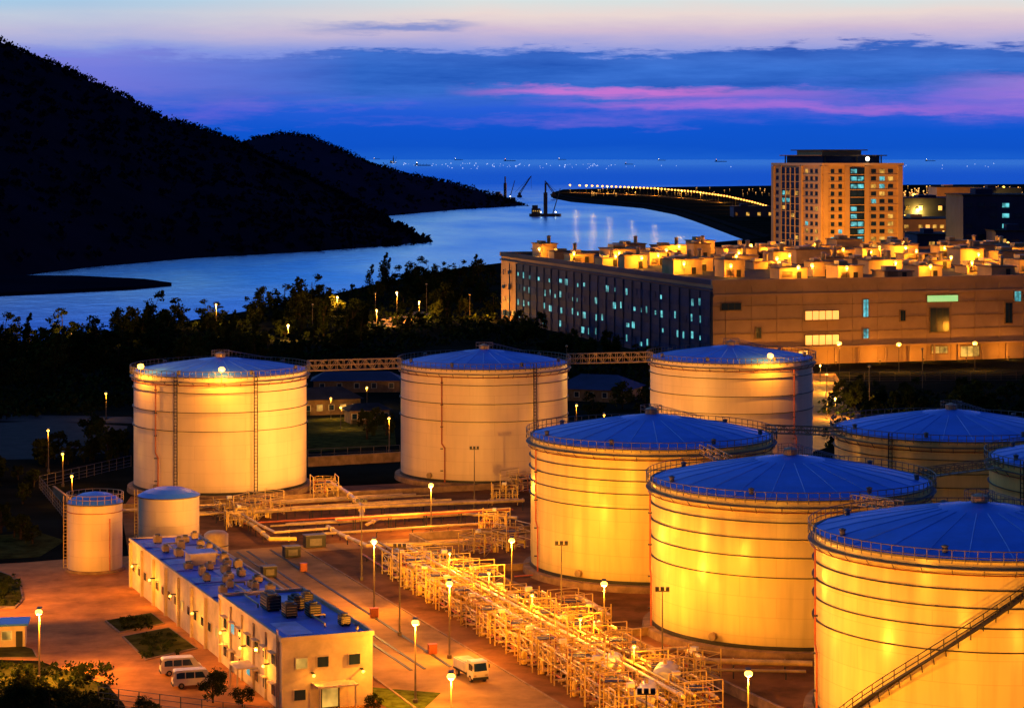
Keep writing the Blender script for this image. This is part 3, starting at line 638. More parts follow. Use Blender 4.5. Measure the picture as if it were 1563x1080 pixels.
small_tank(257.5,362,4.8,6.8,'low wide tank with blue cone roof behind office end',False,1.3)
t=thing('vertical_vessel',PX(330,340),'squat grey vertical vessel right of the low wide tank','vessel'); MB().lathe([(1.8,0),(1.8,4.2),(1.26,4.6),(0,4.75)],28).build('shell','galv',t,smooth=True); MB().ring(1.8,2.5,.08,.12,28).build('band','dark',t)
# ---------------------------------------------------------------- ground surfaces
def sheet(name,m_,pts_,z,label,cat='pavement',px=True):
    mb=MB(); q=[P(a,b_) if px else S(a,b_) for a,b_ in pts_]; mb.add([(p.x,p.y,z) for p in q],[tuple(range(len(q)))]); return struct(mb,name,m_,label,cat)
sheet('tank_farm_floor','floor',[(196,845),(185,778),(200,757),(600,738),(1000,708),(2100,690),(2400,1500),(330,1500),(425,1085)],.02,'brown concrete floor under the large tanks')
sheet('courtyard','paving',[(-120,866),(40,858),(110,852),(205,848),(428,1083),(420,1180),(215,1180),(190,1075),(165,1045),(60,1008),(-120,1003)],.02,'orange paved courtyard beside the office')
sheet('service_road','roadc',[(12.5,-60),(28.5,-60),(31,100),(17,100)],.05,'pale concrete service road between office and pipe rack','road',False)
sheet('cross_road','roadc',[(17,96),(120,96),(120,102),(14,102)],.04,'concrete road crossing behind the pipe rack','road',False)
sheet('far_road','asphalt',[(-200,640),(0,632),(200,636),(210,646),(0,642),(-200,652)],.02,'dark road left of the tanks','road')
sheet('far_pavement','asphalt',[(-200,655),(60,642),(195,650),(180,690),(60,700),(-200,705)],.03,'dark yard at far left')
sheet('lawn','grass',[(11.2,-8),(12.3,-8),(19,2),(12,8),(11.2,8)],.08,'small green lawn beside the office front','lawn',False)
sheet('side_lawn','dimgrass',[(0,1012),(60,1012),(130,1030),(165,1055),(175,1075),(0,1075)],.05,'dim lawn at the lower left','lawn')
sheet('upper_lawn','dimgrass',[(-50,820),(60,812),(100,825),(60,850),(-50,856)],.05,'dim lawn above the courtyard','lawn')
def raised_bed(pix,lab,hgt=.16):
    g_=[P(a,b_) for a,b_ in pix]; cen=sum(g_,Vector())/len(g_)
    mb=MB(); mb.prism([(p.x,p.y) for p in g_][::-1],.0,hgt); t=mb.build('planting_bed','concrete'); tag(t,lab,'flower bed',kind='structure')
    mb=MB(); mb.prism([tuple((p.lerp(cen,.06))[:2]) for p in g_][::-1],.02,hgt+.04); tag(mb.build('bed_turf','dimgrass',t),kind='stuff')
raised_bed(((160,948),(232,936),(252,952),(182,966)),'rear planted bed in the courtyard')
raised_bed(((186,972),(258,958),(302,990),(222,1008)),'front planted bed in the courtyard')
raised_bed(((-60,868),(-10,869),(15,878),(32,895),(36,915),(24,928),(-60,930)),'grassy island with curved kerb at the left edge of the courtyard')
raised_bed(((-60,985),(30,985),(52,992),(58,1004),(-60,1006)),'narrow grass strip below the gatehouse')
def strip(a0_,a1_,b0,b1,wd,hh,name,m_,lab,cat):
    mb=MB(); p=S(a0_,b0); q=S(a1_,b1); s=(q-p).normalized(); n_=Vector((-s.y,s.x,0))*wd; mb.prism([tuple((p-n_)[:2]),tuple((p+n_)[:2]),tuple((q+n_)[:2]),tuple((q-n_)[:2])],.0,hh); struct(mb,name,m_,lab,cat)
strip(12.4,16.9,-60,100,.12,.16,'kerb','concrete','left kerb of service road','kerb'); strip(28.6,31.1,-60,100,.12,.16,'kerb','concrete','right kerb of service road','kerb')
for k,(aa,ab) in enumerate(((19.6,21.2),(21.3,22.8),(24.5,26.4))): strip(aa,ab,14,100,.2,.1,'drain_channel','dark',['left','middle','right'][k]+' dark drain channel along the service road','drain')
# ---------------------------------------------------------------- office building
ob=thing('office_building',O0,'long cream office with blue roof and air conditioning units','building',rz=RZ)
BW=10.3; L1=27.0; L2=79.0; h1=7.6; h2=6.3
MB().box(BW/2,L1/2,0,BW,L1,h1).build('front_block_wall','wall',ob); MB().box(BW/2,(L1+L2)/2,0,BW-.6,L2-L1,h2).build('rear_block_wall','wall',ob)
MB().box(BW/2,L1/2,h1,BW-.5,L1-.5,.12).build('front_roof','officeroof',ob); MB().box(BW/2,(L1+L2)/2,h2,BW-1,L2-L1-.2,.12).build('rear_roof','officeroof',ob)
for x,y,sx,sy in ((6.8,33,5,8),(3.4,44,4.5,5),(7.2,50,4,7),(4,60,6,5),(7.6,68,3.6,9),(3.6,72,4,6)): MB().box(x,y,h2+.12,sx,sy,.05).build('roof_patch','paleroof',ob)
for x,y,sx,sy in ((7.4,22,4,6),(2.8,6,3,7)): MB().box(x,y,h1+.12,sx,sy,.05).build('roof_patch','paleroof',ob)
MB().box(5,57,h2+.1,3.4,3,1.5).build('stair_house','wall',ob); MB().box(5,57,h2+1.6,3.8,3.4,.15).build('stair_house_roof','paleroof',ob)
for x,y in ((0,L1/2),(BW,L1/2)): MB().box(x,y,h1,.3,L1+.3,.5).build('parapet','wall',ob)
for y in (0,L1): MB().box(BW/2,y,h1+.003,BW-.3,.3,.5).build('parapet','wall',ob)
for x in (.3,BW-.3): MB().box(x,(L1+L2)/2+.2,h2,.25,L2-L1,.35).build('parapet','wall',ob)
MB().box(BW/2,L2,h2,BW-1,.25,.35).build('parapet','wall',ob)
for k in range(5): MB().box(BW/2,L1+6+k*9.5,h2+.12,BW-1.1,.2,.2).build('roof_upstand','officeroof',ob)
for k in range(7):
    for z in (1.3,4.6):
        f_=MB().box(-.06,3+k*3.5,z-.1,.12,1.5,1.3).build('window_frame','wall',ob); MB().box(-.14,3+k*3.5,z,.06,1.25,1.1).build('pane','teal' if (k*2+int(z))%7==0 else 'glass',f_); MB().box(-.35,3+k*3.5,z+1.3,.6,1.7,.1).build('window_hood','wall',f_)
for k in range(14):
    f_=MB().box(.24,L1+2.2+k*3.6,2.4,.12,1.4,1.2).build('window_frame','wall',ob); MB().box(.16,L1+2.2+k*3.6,2.5,.06,1.15,1.0).build('pane','glass' if k%5 else 'warm',f_)
    if k%2: MB().box(.1,L1+4+k*3.6,0,.35,.35,h2-.1).build('pilaster','wall',ob)
for k in range(6): MB().box(-.1,1.2+k*5.1,0,.25,.35,h1-.1).build('pilaster','wall',ob)
for x,z,mm in ((2.2,4.6,'warm'),(4.6,4.6,'glass'),(8.2,4.6,'glass'),(2.0,1.2,'glass')):
    f_=MB().box(x,-.06,z-.1,1.5,.12,1.3).build('window_frame','wall',ob); MB().box(x,-.14,z,1.25,.06,1.1).build('pane',mm,f_)
d_=MB().box(5.4,-.06,0,2.2,.12,2.6).build('door','dark',ob); MB().box(5.4,-.14,.2,1.8,.05,2.2).build('door_pane','warm',d_)
MB().box(5.6,-1.3,2.8,4.6,2.6,.18).box(3.6,-2.4,0,.15,.15,2.8).box(7.6,-2.4,0,.15,.15,2.8).build('porch_canopy','wall',ob)
MB().box(-1.2,12,2.7,2.4,4,.15).box(-2.2,10.4,0,.15,.15,2.7).box(-2.2,13.6,0,.15,.15,2.7).build('side_canopy','wall',ob)
la=MB()
for s_ in (-.25,.25): la.bar((-.25,.9+s_,.3),(-.25,.9+s_,h1+1.2),.05,4)
for k in range(17): la.bar((-.25,.65,.6+k*.48),(-.25,1.15,.6+k*.48),.03,4)
la.build('ladder','galv',ob)
def added_wall_lamp(lx,ly,z,wt,dx,dy):  # lamps added along the office to brighten its wall and the yard
    o=MB().box(lx+dx*.3,ly+dy*.3,z,.25 if dx==0 else .7,.25 if dy==0 else .7,.12).build('added_wall_lamp','dark',ob); MB().ball((lx+dx*.7,ly+dy*.7,z-.15),.17,8,6).build('lamp_lens','bulb',o)
    l=light((0,0,0),wt); l.parent=ob; l.location=(lx+dx*1.5,ly+dy*1.5,z-.5)
for y,w_ in ((5,560),(15,560),(24,560),(38,560),(50,560),(62,560),(73,560)): added_wall_lamp(0,y,4.2 if y<27 else 3.9,w_,-1,0)
added_wall_lamp(3.4,0,4.0,90,0,-1); added_wall_lamp(9.0,0,4.0,90,0,-1)
def ac(a,b_,z,sx,sy,sz,label,fans,grp,dark=True):
    t=thing('air_conditioner',S(a,b_,z),label,'air conditioner',grp,RZ)
    MB().box(0,0,.15,sx,sy,sz).build('casing','dark' if dark else 'galv',t)
    for k in range(fans):
        y=(-.5+(k+.5)/fans)*sy; MB().lathe([(.0,0),(min(sx,sy/fans)*.36,0),(min(sx,sy/fans)*.4,.22),(min(sx,sy/fans)*.33,.2),(0,.06)],16,(0,y,sz+.15)).build('fan','rail',t)
    for k in range(4): MB().box(0,-sy/2-.04,.3+k*sz/4.6,sx*.8,.06,.05).build('louvre','galv',t); MB().box(-sx/2-.04,0,.3+k*sz/4.6,.06,sy*.8,.05).build('louvre','galv',t)
    for s_ in (-.35,.35): MB().box(sx*s_,0,0,.12,sy,.15).build('skid','dark',t)
G3='dark chillers on the office front roof'
ac(3.6,17.5,h1+.12,1.7,3.0,1.6,'largest dark chiller on front roof, left of its row',2,G3)
ac(6.4,16.5,h1+.12,1.4,2.4,1.3,'dark chiller in the middle of front roof row',2,G3)
ac(7.0,11.8,h1+.12,1.4,2.0,1.3,'dark chiller nearer the roof edge of front block',1,G3)
ac(4.4,12.4,h1+.12,1.4,1.8,1.4,'square dark chiller nearest the front parapet side',1,G3)
ac(8.8,5.6,h1+.12,1.1,1.4,1.0,'small dark unit at the right front roof corner',1,G3)
ac(8.6,19.5,h1+.17,1.1,1.4,1.0,'small dark unit at the right rear of front roof',1,G3)
random.seed(8)
for k,(a,b_) in enumerate(((3.2,31),(5.6,32),(8,33.5),(2.4,35),(6.8,38),(4.6,42),(7.6,46),(3,48),(5.0,52),(8.2,57),(6.5,63),(8.2,70),(8.4,41),(6.2,48.5),(2.4,53),(8.6,51.5),(7.8,61),(3.5,63),(8.4,66),(5,68),(7,74),(4.2,38.5),(2.6,67),(5.6,44.5),(6.6,35.5),(3.2,74.5),(5.5,71.5),(8.8,76),(2.6,44),(7.8,53.8))):
    ac(a,b_,h2+.17,random.uniform(.7,1.1),random.uniform(.8,1.6),random.uniform(.5,1.0),'small grey unit on the rear office roof',1,'grey units on the rear office roof',False)
def duct(pts_,r,m_,name,lab,cat):
    tag(MB().path(pts_,r,8).build(name,m_),lab,cat)
for a,b_,l_,lab in ((2.5,22,6,'silver duct across the front office roof'),(5,36,8,'silver duct along rear office roof'),(7.4,56,9,'second silver duct farther along rear office roof'),(3.8,68,7,'third silver duct near the far end of office roof'),(6.5,8,5,'short silver duct near the front parapet')):
    z=h1+.5 if b_<27 else h2+.5; duct([S(a,b_-l_/2,z-.4),S(a,b_-l_/2,z),S(a,b_+l_/2,z),S(a+1.5,b_+l_/2,z),S(a+1.5,b_+l_/2,z-.4)],.12,'galv','roof_duct',lab,'duct')
t=thing('gatehouse',PX(8,282),'small lit gatehouse at the left edge of the courtyard','building',rz=.15)
MB().box(0,0,0,5,3.6,2.8).build('wall','wall',t); MB().box(0,0,2.8,5.8,4.4,.25).build('roof','roofb',t)
for x in (-1.5,.3): f_=MB().box(x,-1.84,1.0,1.3,.1,1.2).build('window_frame','white',t); MB().box(x,-1.92,1.08,1.1,.06,1.04).build('pane','warm',f_)
MB().box(1.8,-1.85,0,.8,.1,2.1).build('door','dark',t)
def house(px,Y,wd,dep,h_,label,roofm,rz,lit):
    t=thing('low_building',PX(px,Y),label,'building',rz=rz)
    MB().box(0,0,0,wd,dep,h_).build('wall','concrete',t)
    m_=MB(); e=.8; m_.add([(-wd/2-e,-dep/2-e,h_),(wd/2+e,-dep/2-e,h_),(wd/2+e,dep/2+e,h_),(-wd/2-e,dep/2+e,h_),(-wd/2+dep*.3,0,h_+dep*.22),(wd/2-dep*.3,0,h_+dep*.22)],[(0,1,5,4),(2,3,4,5),(1,2,5),(3,0,4),(3,2,1,0)]); m_.build('roof',roofm,t)
    for k in range(5): f_=MB().box(-wd/2+(k+.5)*wd/5,-dep/2-.06,1,1.4,.12,1.4).build('window_frame','white',t); MB().box(-wd/2+(k+.5)*wd/5,-dep/2-.14,1.1,1.1,.05,1.2).build('pane','warm' if k in lit else 'glass',f_)
    MB().box(-wd*.4,-dep/2-.07,0,1.0,.1,2.1).build('door','dark',t)
house(498,540,14,11,3.6,'low house with grey hip roof between far left and middle tanks','asphalt',.3,(1,3))
house(545,590,22,9,3,'long low shed with blue roof behind the hip roofed house','bluewall',.05,())
house(915,570,18,14,3,'low blue roofed house right of the middle far tank','bluewall',-.35,())
house(560,520,9,6,3.0,'small flat hut right of the hip roofed house','asphalt',.3,(2,))
for p,e in ((P(505,640),3500),(P(560,622),3000),(P(520,655),2600),(P(1262,600),14000),(P(1275,640),14000),(P(1252,585),11000)):
    t=thing('path_lamp',(p.x,p.y,0),'small path lamp behind the far row of tanks','lamp','path lamps behind the far tanks'); MB().bar((0,0,0),(0,0,4.6),.07,5).build('post','post',t); MB().ball((0,0,4.8),.25,8,6).build('lamp_head','bulb',t); light((p.x,p.y,4.2),e,parent=t,col=(1,.5,.05))
sheet('rear_lawn','dimgrass',[(470,640),(600,632),(605,680),(470,690)],.05,'dim lawn between the far tanks','lawn')
sheet('rear_path','roadc',[(1240,570),(1275,570),(1330,660),(1240,690)],.05,'lit yellow path right of the far row','path')
# ---------------------------------------------------------------- lamp posts
def lamp_post(px,pyb,h_,wt,label,lit=True,grp='lit lamp posts of the tank farm',flood=None,xy=None,lens=.42,col=SOD):
    p=P(px,pyb) if xy is None else Vector((xy[0],xy[1],0)); t=thing('lamp_post',p,label,'lamp post',grp)
    MB().lathe([(0,0),(.28,0),(.28,.5),(.12,.55),(.09,h_*.5),(.06,h_)],8).build('post','post',t)
    if flood is None:
        MB().bar((0,0,h_-.1),(0,-.5,h_+.05),.05,5).bar((0,0,h_-.1),(0,.5,h_+.05),.05,5).build('bracket','post',t)
        MB().box(0,0,h_+.3,.5,1.1,.12).build('lamp_housing','dark',t)
        MB().ball((0,-.3,h_-.05),lens if lit else .2,12,10,.8).build('lamp_lens','bulb' if lit else 'galv',t)
        if lit:
            light(p+Vector((0,-.4,h_-.7)),wt,parent=t)
    else:
        MB().box(0,0,h_,1.6,.12,.12).build('crossbar','post',t)
        for s_ in (-.6,0,.6):
            MB().box(s_,0,h_+.15,.42,.34,.4).build('floodlight','dark',t)
        for s_,tg in zip((-.5,.5),flood): 
            d=(Vector(tg)-(p+Vector((0,0,h_)))).normalized()*.9
            light(p+Vector((s_,0,h_+.35))+d,wt,parent=t,name='floodlight_beam',target=tg,ang=66,r=.25,col=col)
    return p
lamp_post(658,815,7.9,12500,'lit lamp post before the gap between far left and middle tanks')
lamp_post(571,935,9.5,13500,'lit lamp post at the left side of the service road, farther one')
lamp_post(781,925,8.9,9500,'lit lamp post left of the centre tank')
lamp_post(686,1005,9.1,15000,'lit lamp post on the near side of the pipe rack')
lamp_post(922,995,8.4,8500,'lit lamp post left of the middle front tank')
lamp_post(634,1073,9.0,14000,'lit lamp post nearest the office at bottom centre')
lamp_post(60,1037,7.9,25000,'lit lamp post in the courtyard at lower left')
lamp_post(1142,1150,8.2,11500,'lit lamp post at bottom edge left of nearest tank')
lamp_post(0,0,9,15500,'lit lamp post below the frame before the nearest tank',xy=(36,208))
lamp_post(0,0,9,12500,'lit lamp post below the frame right of the nearest tank',xy=(55,212))
lamp_post(0,0,9,12000,'lit lamp post below the frame on the service road',xy=(-6,226))
G2='dark floodlight masts of the tank farm'  # floods added on posts that look unlit, to light the tank walls
FAR=(1,.42,.06)
lamp_post(724,775,10,92000,'dark mast with added floods before the middle far tank',False,G2,((-50,405,13),(36,430,14)),col=FAR)
lamp_post(552,885,11,105000,'dark mast with added floods left of the service road',False,G2,((-58,405,13),(-10,420,14)),col=FAR)
lamp_post(610,970,11,60000,'dark mast with added floods beside the pipe rack left end',False,G2,((-56,405,13),(-8,420,14)),col=FAR)
lamp_post(857,965,11,11000,'dark mast with added floods left of middle front tank',False,G2,((20,322,9),(-4,420,11)))
lamp_post(1011,1035,10,10000,'dark mast with added floods close to middle front tank',False,G2,((33,278,7),(18,320,8)))
lamp_post(1262,640,12,30000,'dark floodlight mast right of the right far tank',False,G2,((50,436,12),(46,430,12)),col=FAR)
lamp_post(545,1075,8.5,0,'unlit lamp post at the office front',False,'unlit lamp posts of the tank farm')
lamp_post(0,0,12,42000,'floodlight mast below the frame facing the front tanks',False,G2,((32,276,8),(46,234,8)),xy=(12,205))
lamp_post(0,0,9,62000,'unseen added floodlight mast left of the frame lighting the courtyard',False,G2,((-56,310,2),(-60,334,5)),xy=(-76,290))  # unseen mast added to brighten the courtyard and small tanks
for px,py,h_,lb in ((162,640,6,'far lamp post beside the dark road at left'),(96,742,6,'short lit lamp left of far left tank'),(74,720,8,'tall thin lamp at far left by the fence'),(110,770,5,'short lamp behind the small tanks'),(922,668,5,'short lamp behind the centre tank'),(880,660,6,'lamp just right of the middle far tank'),(594,690,7,'thin lamp left of the middle far tank')):
    lamp_post(px,py,h_,1300,lb,True,'small lamps behind the tanks',lens=.26)
for k,(b_,w_) in enumerate(((-6,2600),(10,2600),(26,2800),(42,2800),(58,2800))):  # work lamps added to brighten the rack
    lamp_post(0,0,5.4,w_,['nearest','second','middle','fourth','farthest'][k]+' short added work lamp inside the pipe rack',True,'added short work lamps of the pipe rack',xy=tuple(S(39.2+b_*.02,b_)[:2]),lens=.2,col=SOD)
# ---------------------------------------------------------------- pipes
def pipe(pts_,r,m_,label,sup=True):
    pts_=[Vector(p) for p in pts_]; t=thing('pipeline',(pts_[0].x,pts_[0].y,0),label,'pipe'); pb=MB().path(pts_,r,10)
    for a,b_ in zip(pts_,pts_[1:]):
        L_=(b_-a).length; d=(b_-a).normalized() if L_>0 else Vector((1,0,0))
        if abs(d.z)>.6: continue
        k=3.0
        while k<L_:
            p=a+d*k
            if int(k)%9<5: pb.bar(p-d*.08,p+d*.08,r*1.35,10)
            if sup: s=Vector((-d.y,d.x,0)).normalized()*(r+.15); sp_=MB(); sp_.bar((p-s)+Vector((0,0,-r)),(p+s)+Vector((0,0,-r)),.07,4); sp_.bar((p.x,p.y,0),(p.x,p.y,p.z-r),.08,4); sp_.build('pipe_support','dark',t,world=True)
            k+=6
    pb.build('pipe',m_,t,world=True)
random.seed(21)
CN={'pipe':'cream','silver':'silver','red':'red','galv':'grey','yellow':'yellow'}
ORD=['first','second','third','fourth','fifth','sixth','seventh','eighth','ninth','tenth','eleventh','twelfth','thirteenth','fourteenth','fifteenth','sixteenth','seventeenth','eighteenth']
for k,(b_,z,r,m_,a0_,a1_) in enumerate(((142,.9,.18,'pipe',8,62),(140.6,.9,.22,'silver',8,64),(139,.9,.16,'galv',14,66),(136.5,.6,.14,'pipe',18,66),(130,1.2,.14,'yellow',24,60),(128,1.6,.24,'pipe',22,66),(126.4,1.6,.15,'galv',26,70),(122,.7,.15,'red',28,66),(118,.8,.22,'silver',34,62),(116.8,.8,.15,'pipe',36,66),(113,1.5,.16,'galv',30,66),(110.5,2.4,.2,'pipe',40,70),(109.4,2.4,.14,'red',40,70),(104.6,1.2,.22,'silver',36,64))):
    pipe([S(a0_,b_,z),S(a1_,b_,z)],r,m_,'straight %s pipe crossing the farm, %s counted from the far tanks'%(CN[m_],ORD[k]))
pipe([P(500,735,1.5),P(530,752,1.5),P(552,772,1.5),P(552,790,.8)],.42,'pipe','fat cream elbow pipe right of the far left tank foot')
pipe([P(355,785,1.4),P(385,800,1.4),P(412,822,1.4),P(452,822,1.2)],.32,'yellow','yellow bent pipe before the far left tank')
pipe([P(362,780,2),P(396,800,2),P(420,812,2),P(500,806,1.2)],.2,'pipe','thin cream bent pipe before the far left tank')
pipe([P(445,777,1.8),P(560,773,1.8),P(800,763,1.8)],.3,'silver','long silver pipe at the foot of the middle far tank')
pipe([P(880,910,1.2),P(905,922,1.2),P(930,940,1.2),P(880,948,1.2)],.34,'pipe','fat bent pipe between centre and middle front tanks')
pipe([P(900,1003,1),P(975,993,1),P(1045,990,1),P(1080,1008,1),P(1240,1012,1)],.34,'pipe','fat cream pipe curving round the foot of middle front tank')
pipe([P(905,1015,1),P(1000,1020,1),P(1230,1024,1)],.18,'galv','grey pipe beside the foot of the middle front tank')
pipe([P(500,803,1.2),P(520,815,1.2),P(560,832,1.2),P(800,826,1.2)],.3,'pipe','cream bent pipe left of the centre tank foot')
pipe([P(560,800,1.6),P(590,786,1.6),P(700,783,1.6),P(790,790,1.6)],.26,'silver','silver bent pipe before the middle far tank')
for k in range(18):
    a_t=37.2+k*.4; a_b=32.2+k*.66; z=[.7,1.2,.7,2.4,.7,2.9,2.4,1.2,3.3,.7,3.3,1.2,.7,2.4,2.9,.7,1.2,.5][k]; r=[.12,.16,.14,.18,.12,.22,.14,.18,.24,.14,.16,.22,.14,.12,.16,.2,.12,.14][k]; m_=['red','galv','yellow','pipe','yellow','silver','galv','pipe','pipe','red','yellow','galv','pipe','galv','pipe','silver','red','yellow'][k]
    pipe([S(a_t,88 if k%3==0 else 78,z),S(a_b,-22,z)],r,m_,'long %s pipe running down the pipe rack, %s from the road'%(CN[m_],ORD[k]),sup=(z<2 and k%2==0))
def skid(var):
    t=thing('loading_skid',(0,0,0),'x','pipework')
    fr=MB()
    for x in (-2.2,2.2):
        for y in (-2.2,2.2): fr.bar((x,y,0),(x,y,5.0 if var else 4.2),.08,4)
    for z in (2.1,3.6):
        for y in (-2.2,2.2): fr.bar((-2.2,y,z),(2.2,y,z),.07,4)
        for x in (-2.2,2.2): fr.bar((x,-2.2,z),(x,2.2,z),.07,4)
    if var: fr.bar((-2.2,-2.2,5.0),(2.2,-2.2,5.0),.07,4).bar((-2.2,2.2,5.0),(2.2,2.2,5.0),.07,4)
    fr.bar((-2.2,-2.2,2.1),(-2.2,2.2,3.6),.04,4).bar((2.2,-2.2,3.6),(2.2,2.2,2.1),.04,4).bar((-2.2,-2.2,0),(2.2,-2.2,2.1),.04,4)
    fr.build('frame','pipe' if var else 'yellow',t)
    for k in range(8):
        x=-1.95+k*.56; y=(-1.2,-.4,.3,.9)[(k*3+var)%4]; m_=('yellow','pipe','galv','yellow','red','pipe')[(k+var*2)%6]; h_=(2.0,3.2,2.6,3.9)[(k*5+var)%4]
        MB().path([(x,y-.9,.5),(x,y-.9,h_),(x,y+.9,h_),(x,y+.9,.5)],.08+.03*(k%2),6).build('riser_pipe',m_,t)
        if k%2==0:
            v_=MB().bar((x,y-.9,1.3),(x,y-.9,1.7),.2,8).build('valve_body',('galv','red')[k%4//2],t)
            hw=MB().lathe([(.18,0),(.25,.04),(.18,.08)],10,(x,y-1.3,1.5)); hw.bar((x,y-.9,1.5),(x,y-1.3,1.54),.035,4); hw.build('handwheel','dark',v_)
    for y,z,r in ((0,1.0,.14),(-1.6,.8,.1),(1.5,.8,.1),(.6,2.2,.09)): MB().bar((-2.5,y,z),(2.5,y,z),r,7).build('header_pipe','silver' if z<1 else 'pipe',t)
    MB().lathe([(0,.2),(.28,.2),(.3,1.5),(.2,1.75),(0,1.85)],10,(1.9,-1.8,0)).build('strainer','yellow',t)
    if var: railing(2.0,3.6,8,1.0).build('platform_railing','yellow',t); MB().box(0,0,3.55,2.2,2.2,.06).build('platform','dark',t)
    else: MB().box(0,0,4.1,.8,.6,.5).build('control_box','white',t)
    return t
sk=[skid(0),skid(1)]; first=[True,True]
for row in (0,1):
    for k in range(17):
        b_=-18+k*5.6; a=(34.0+(b_+8)/88*4.6) if row==0 else (41.2+(b_+8)/88*1.8)
        v_=(k+row)%2; o=sk[v_] if first[v_] else copy_tree(sk[v_]); first[v_]=False
        o.location=S(a+random.uniform(-.3,.3),b_+random.uniform(-.5,.5)); o.rotation_euler=(0,0,RZ-.05+random.choice((0,PI))); o.scale=(1,1,random.uniform(.75,1.1))
        tag(o,'%s pipe skid from the front, %s row of the rack, %s'%(ORD[k],['roadside','tank side'][row],'with round railing' if v_ else 'yellow framed'),'pipework','pipe and valve skids of the rack')
for k,(px,py,lb) in enumerate(((350,790,'yellow valve frame left before the far left tank'),(385,792,'railed valve platform before the far left tank'),(365,805,'valve frame lowest before the far left tank'),(405,785,'railed valve platform at right front of far left tank'),(770,768,'valve frame at right foot of middle far tank'),(790,752,'railed valve platform right of middle far tank'),(755,810,'valve frame left of the centre tank'),(780,838,'railed valve platform at left foot of centre tank'),(900,965,'valve frame between centre and middle front tanks'),(870,950,'railed valve platform between the two front tanks'),(730,845,'railed valve platform behind the pipe rack'),(495,760,'valve platform right of far left tank foot'),(1060,1035,'valve frame before the middle front tank'))):
    o=copy_tree(sk[k%2]); o.location=P(px,py); o.rotation_euler=(0,0,RZ+k*.7); o.scale=(1,1,.8); tag(o,lb,'pipework','pipe and valve skids at tank feet')
for a,b_,lab,r in ((41.5,-9,'white horizontal vessel nearest the bottom edge',1.4),(38.2,-2,'white horizontal vessel behind the nearest one',1.2),(39.5,68,'small white vessel at the far end of the pipe rack',1.0),(36,-16,'white horizontal vessel left of the nearest one',1.2)):
    t=thing('horizontal_vessel',S(a,b_),lab,'vessel','white vessels in the pipe rack',RZ+1.0); v_=MB(); n_=20
    for (x0,x1,r0,r1_) in ((-2.5,-2.3,.2,r*.7),(-2.3,-1.8,r*.7,r),(-1.8,1.8,r,r),(1.8,2.3,r,r*.7),(2.3,2.5,r*.7,.2)):
        vs=[(x0,r0*math.cos(2*PI*k/n_),2.4+r0*math.sin(2*PI*k/n_)) for k in range(n_)]+[(x1,r1_*math.cos(2*PI*k/n_),2.4+r1_*math.sin(2*PI*k/n_)) for k in range(n_)]; v_.add(vs,[(k,(k+1)%n_,n_+(k+1)%n_,n_+k) for k in range(n_)])
    v_.build('shell','white',t,smooth=True)
    for x in (-1.3,1.3): MB().box(x,0,0,.35,r*1.5,1.6).build('saddle','concrete',t)
    MB().bar((0,0,2.3+r),(0,0,2.9+r),.2,8).build('nozzle','galv',t)
for k,(px,py,lb) in enumerate(((463,872,'red hose cabinet left of the service road top'),(571,942,'red cabinet at foot of a lamp post by the road'),(660,998,'red cabinet beside pipe rack at road edge'))):
    t=thing('hose_cabinet',P(px,py),lb,'cabinet','red hose cabinets',RZ); MB().box(0,0,.1,1.0,.6,1.1).build('cabinet_body','red',t); MB().box(0,0,1.2,1.1,.7,.08).build('cabinet_lid','red',t); MB().box(0,-.32,.3,.8,.04,.7).build('cabinet_door','red',t)
for k,(px,py,w_,h_,lb) in enumerate(((480,835,3.2,1.8,'grey equipment container at the head of service road'),(445,850,2.4,1.5,'small dark pump housing behind the office'),(240,918,1.6,1.2,'small generator box at left office wall'),(410,880,2,1.4,'grey box at right wall of the office'))):
    t=thing('equipment_box',P(px,py),lb,'equipment',rz=RZ); MB().box(0,0,.15,w_,1.6,h_).build('casing','dark',t); MB().box(0,0,h_+.15,w_+.2,1.8,.1).build('lid','rail',t); MB().box(0,-.84,.4,w_*.6,.06,h_*.6).build('panel_door','rail',t)
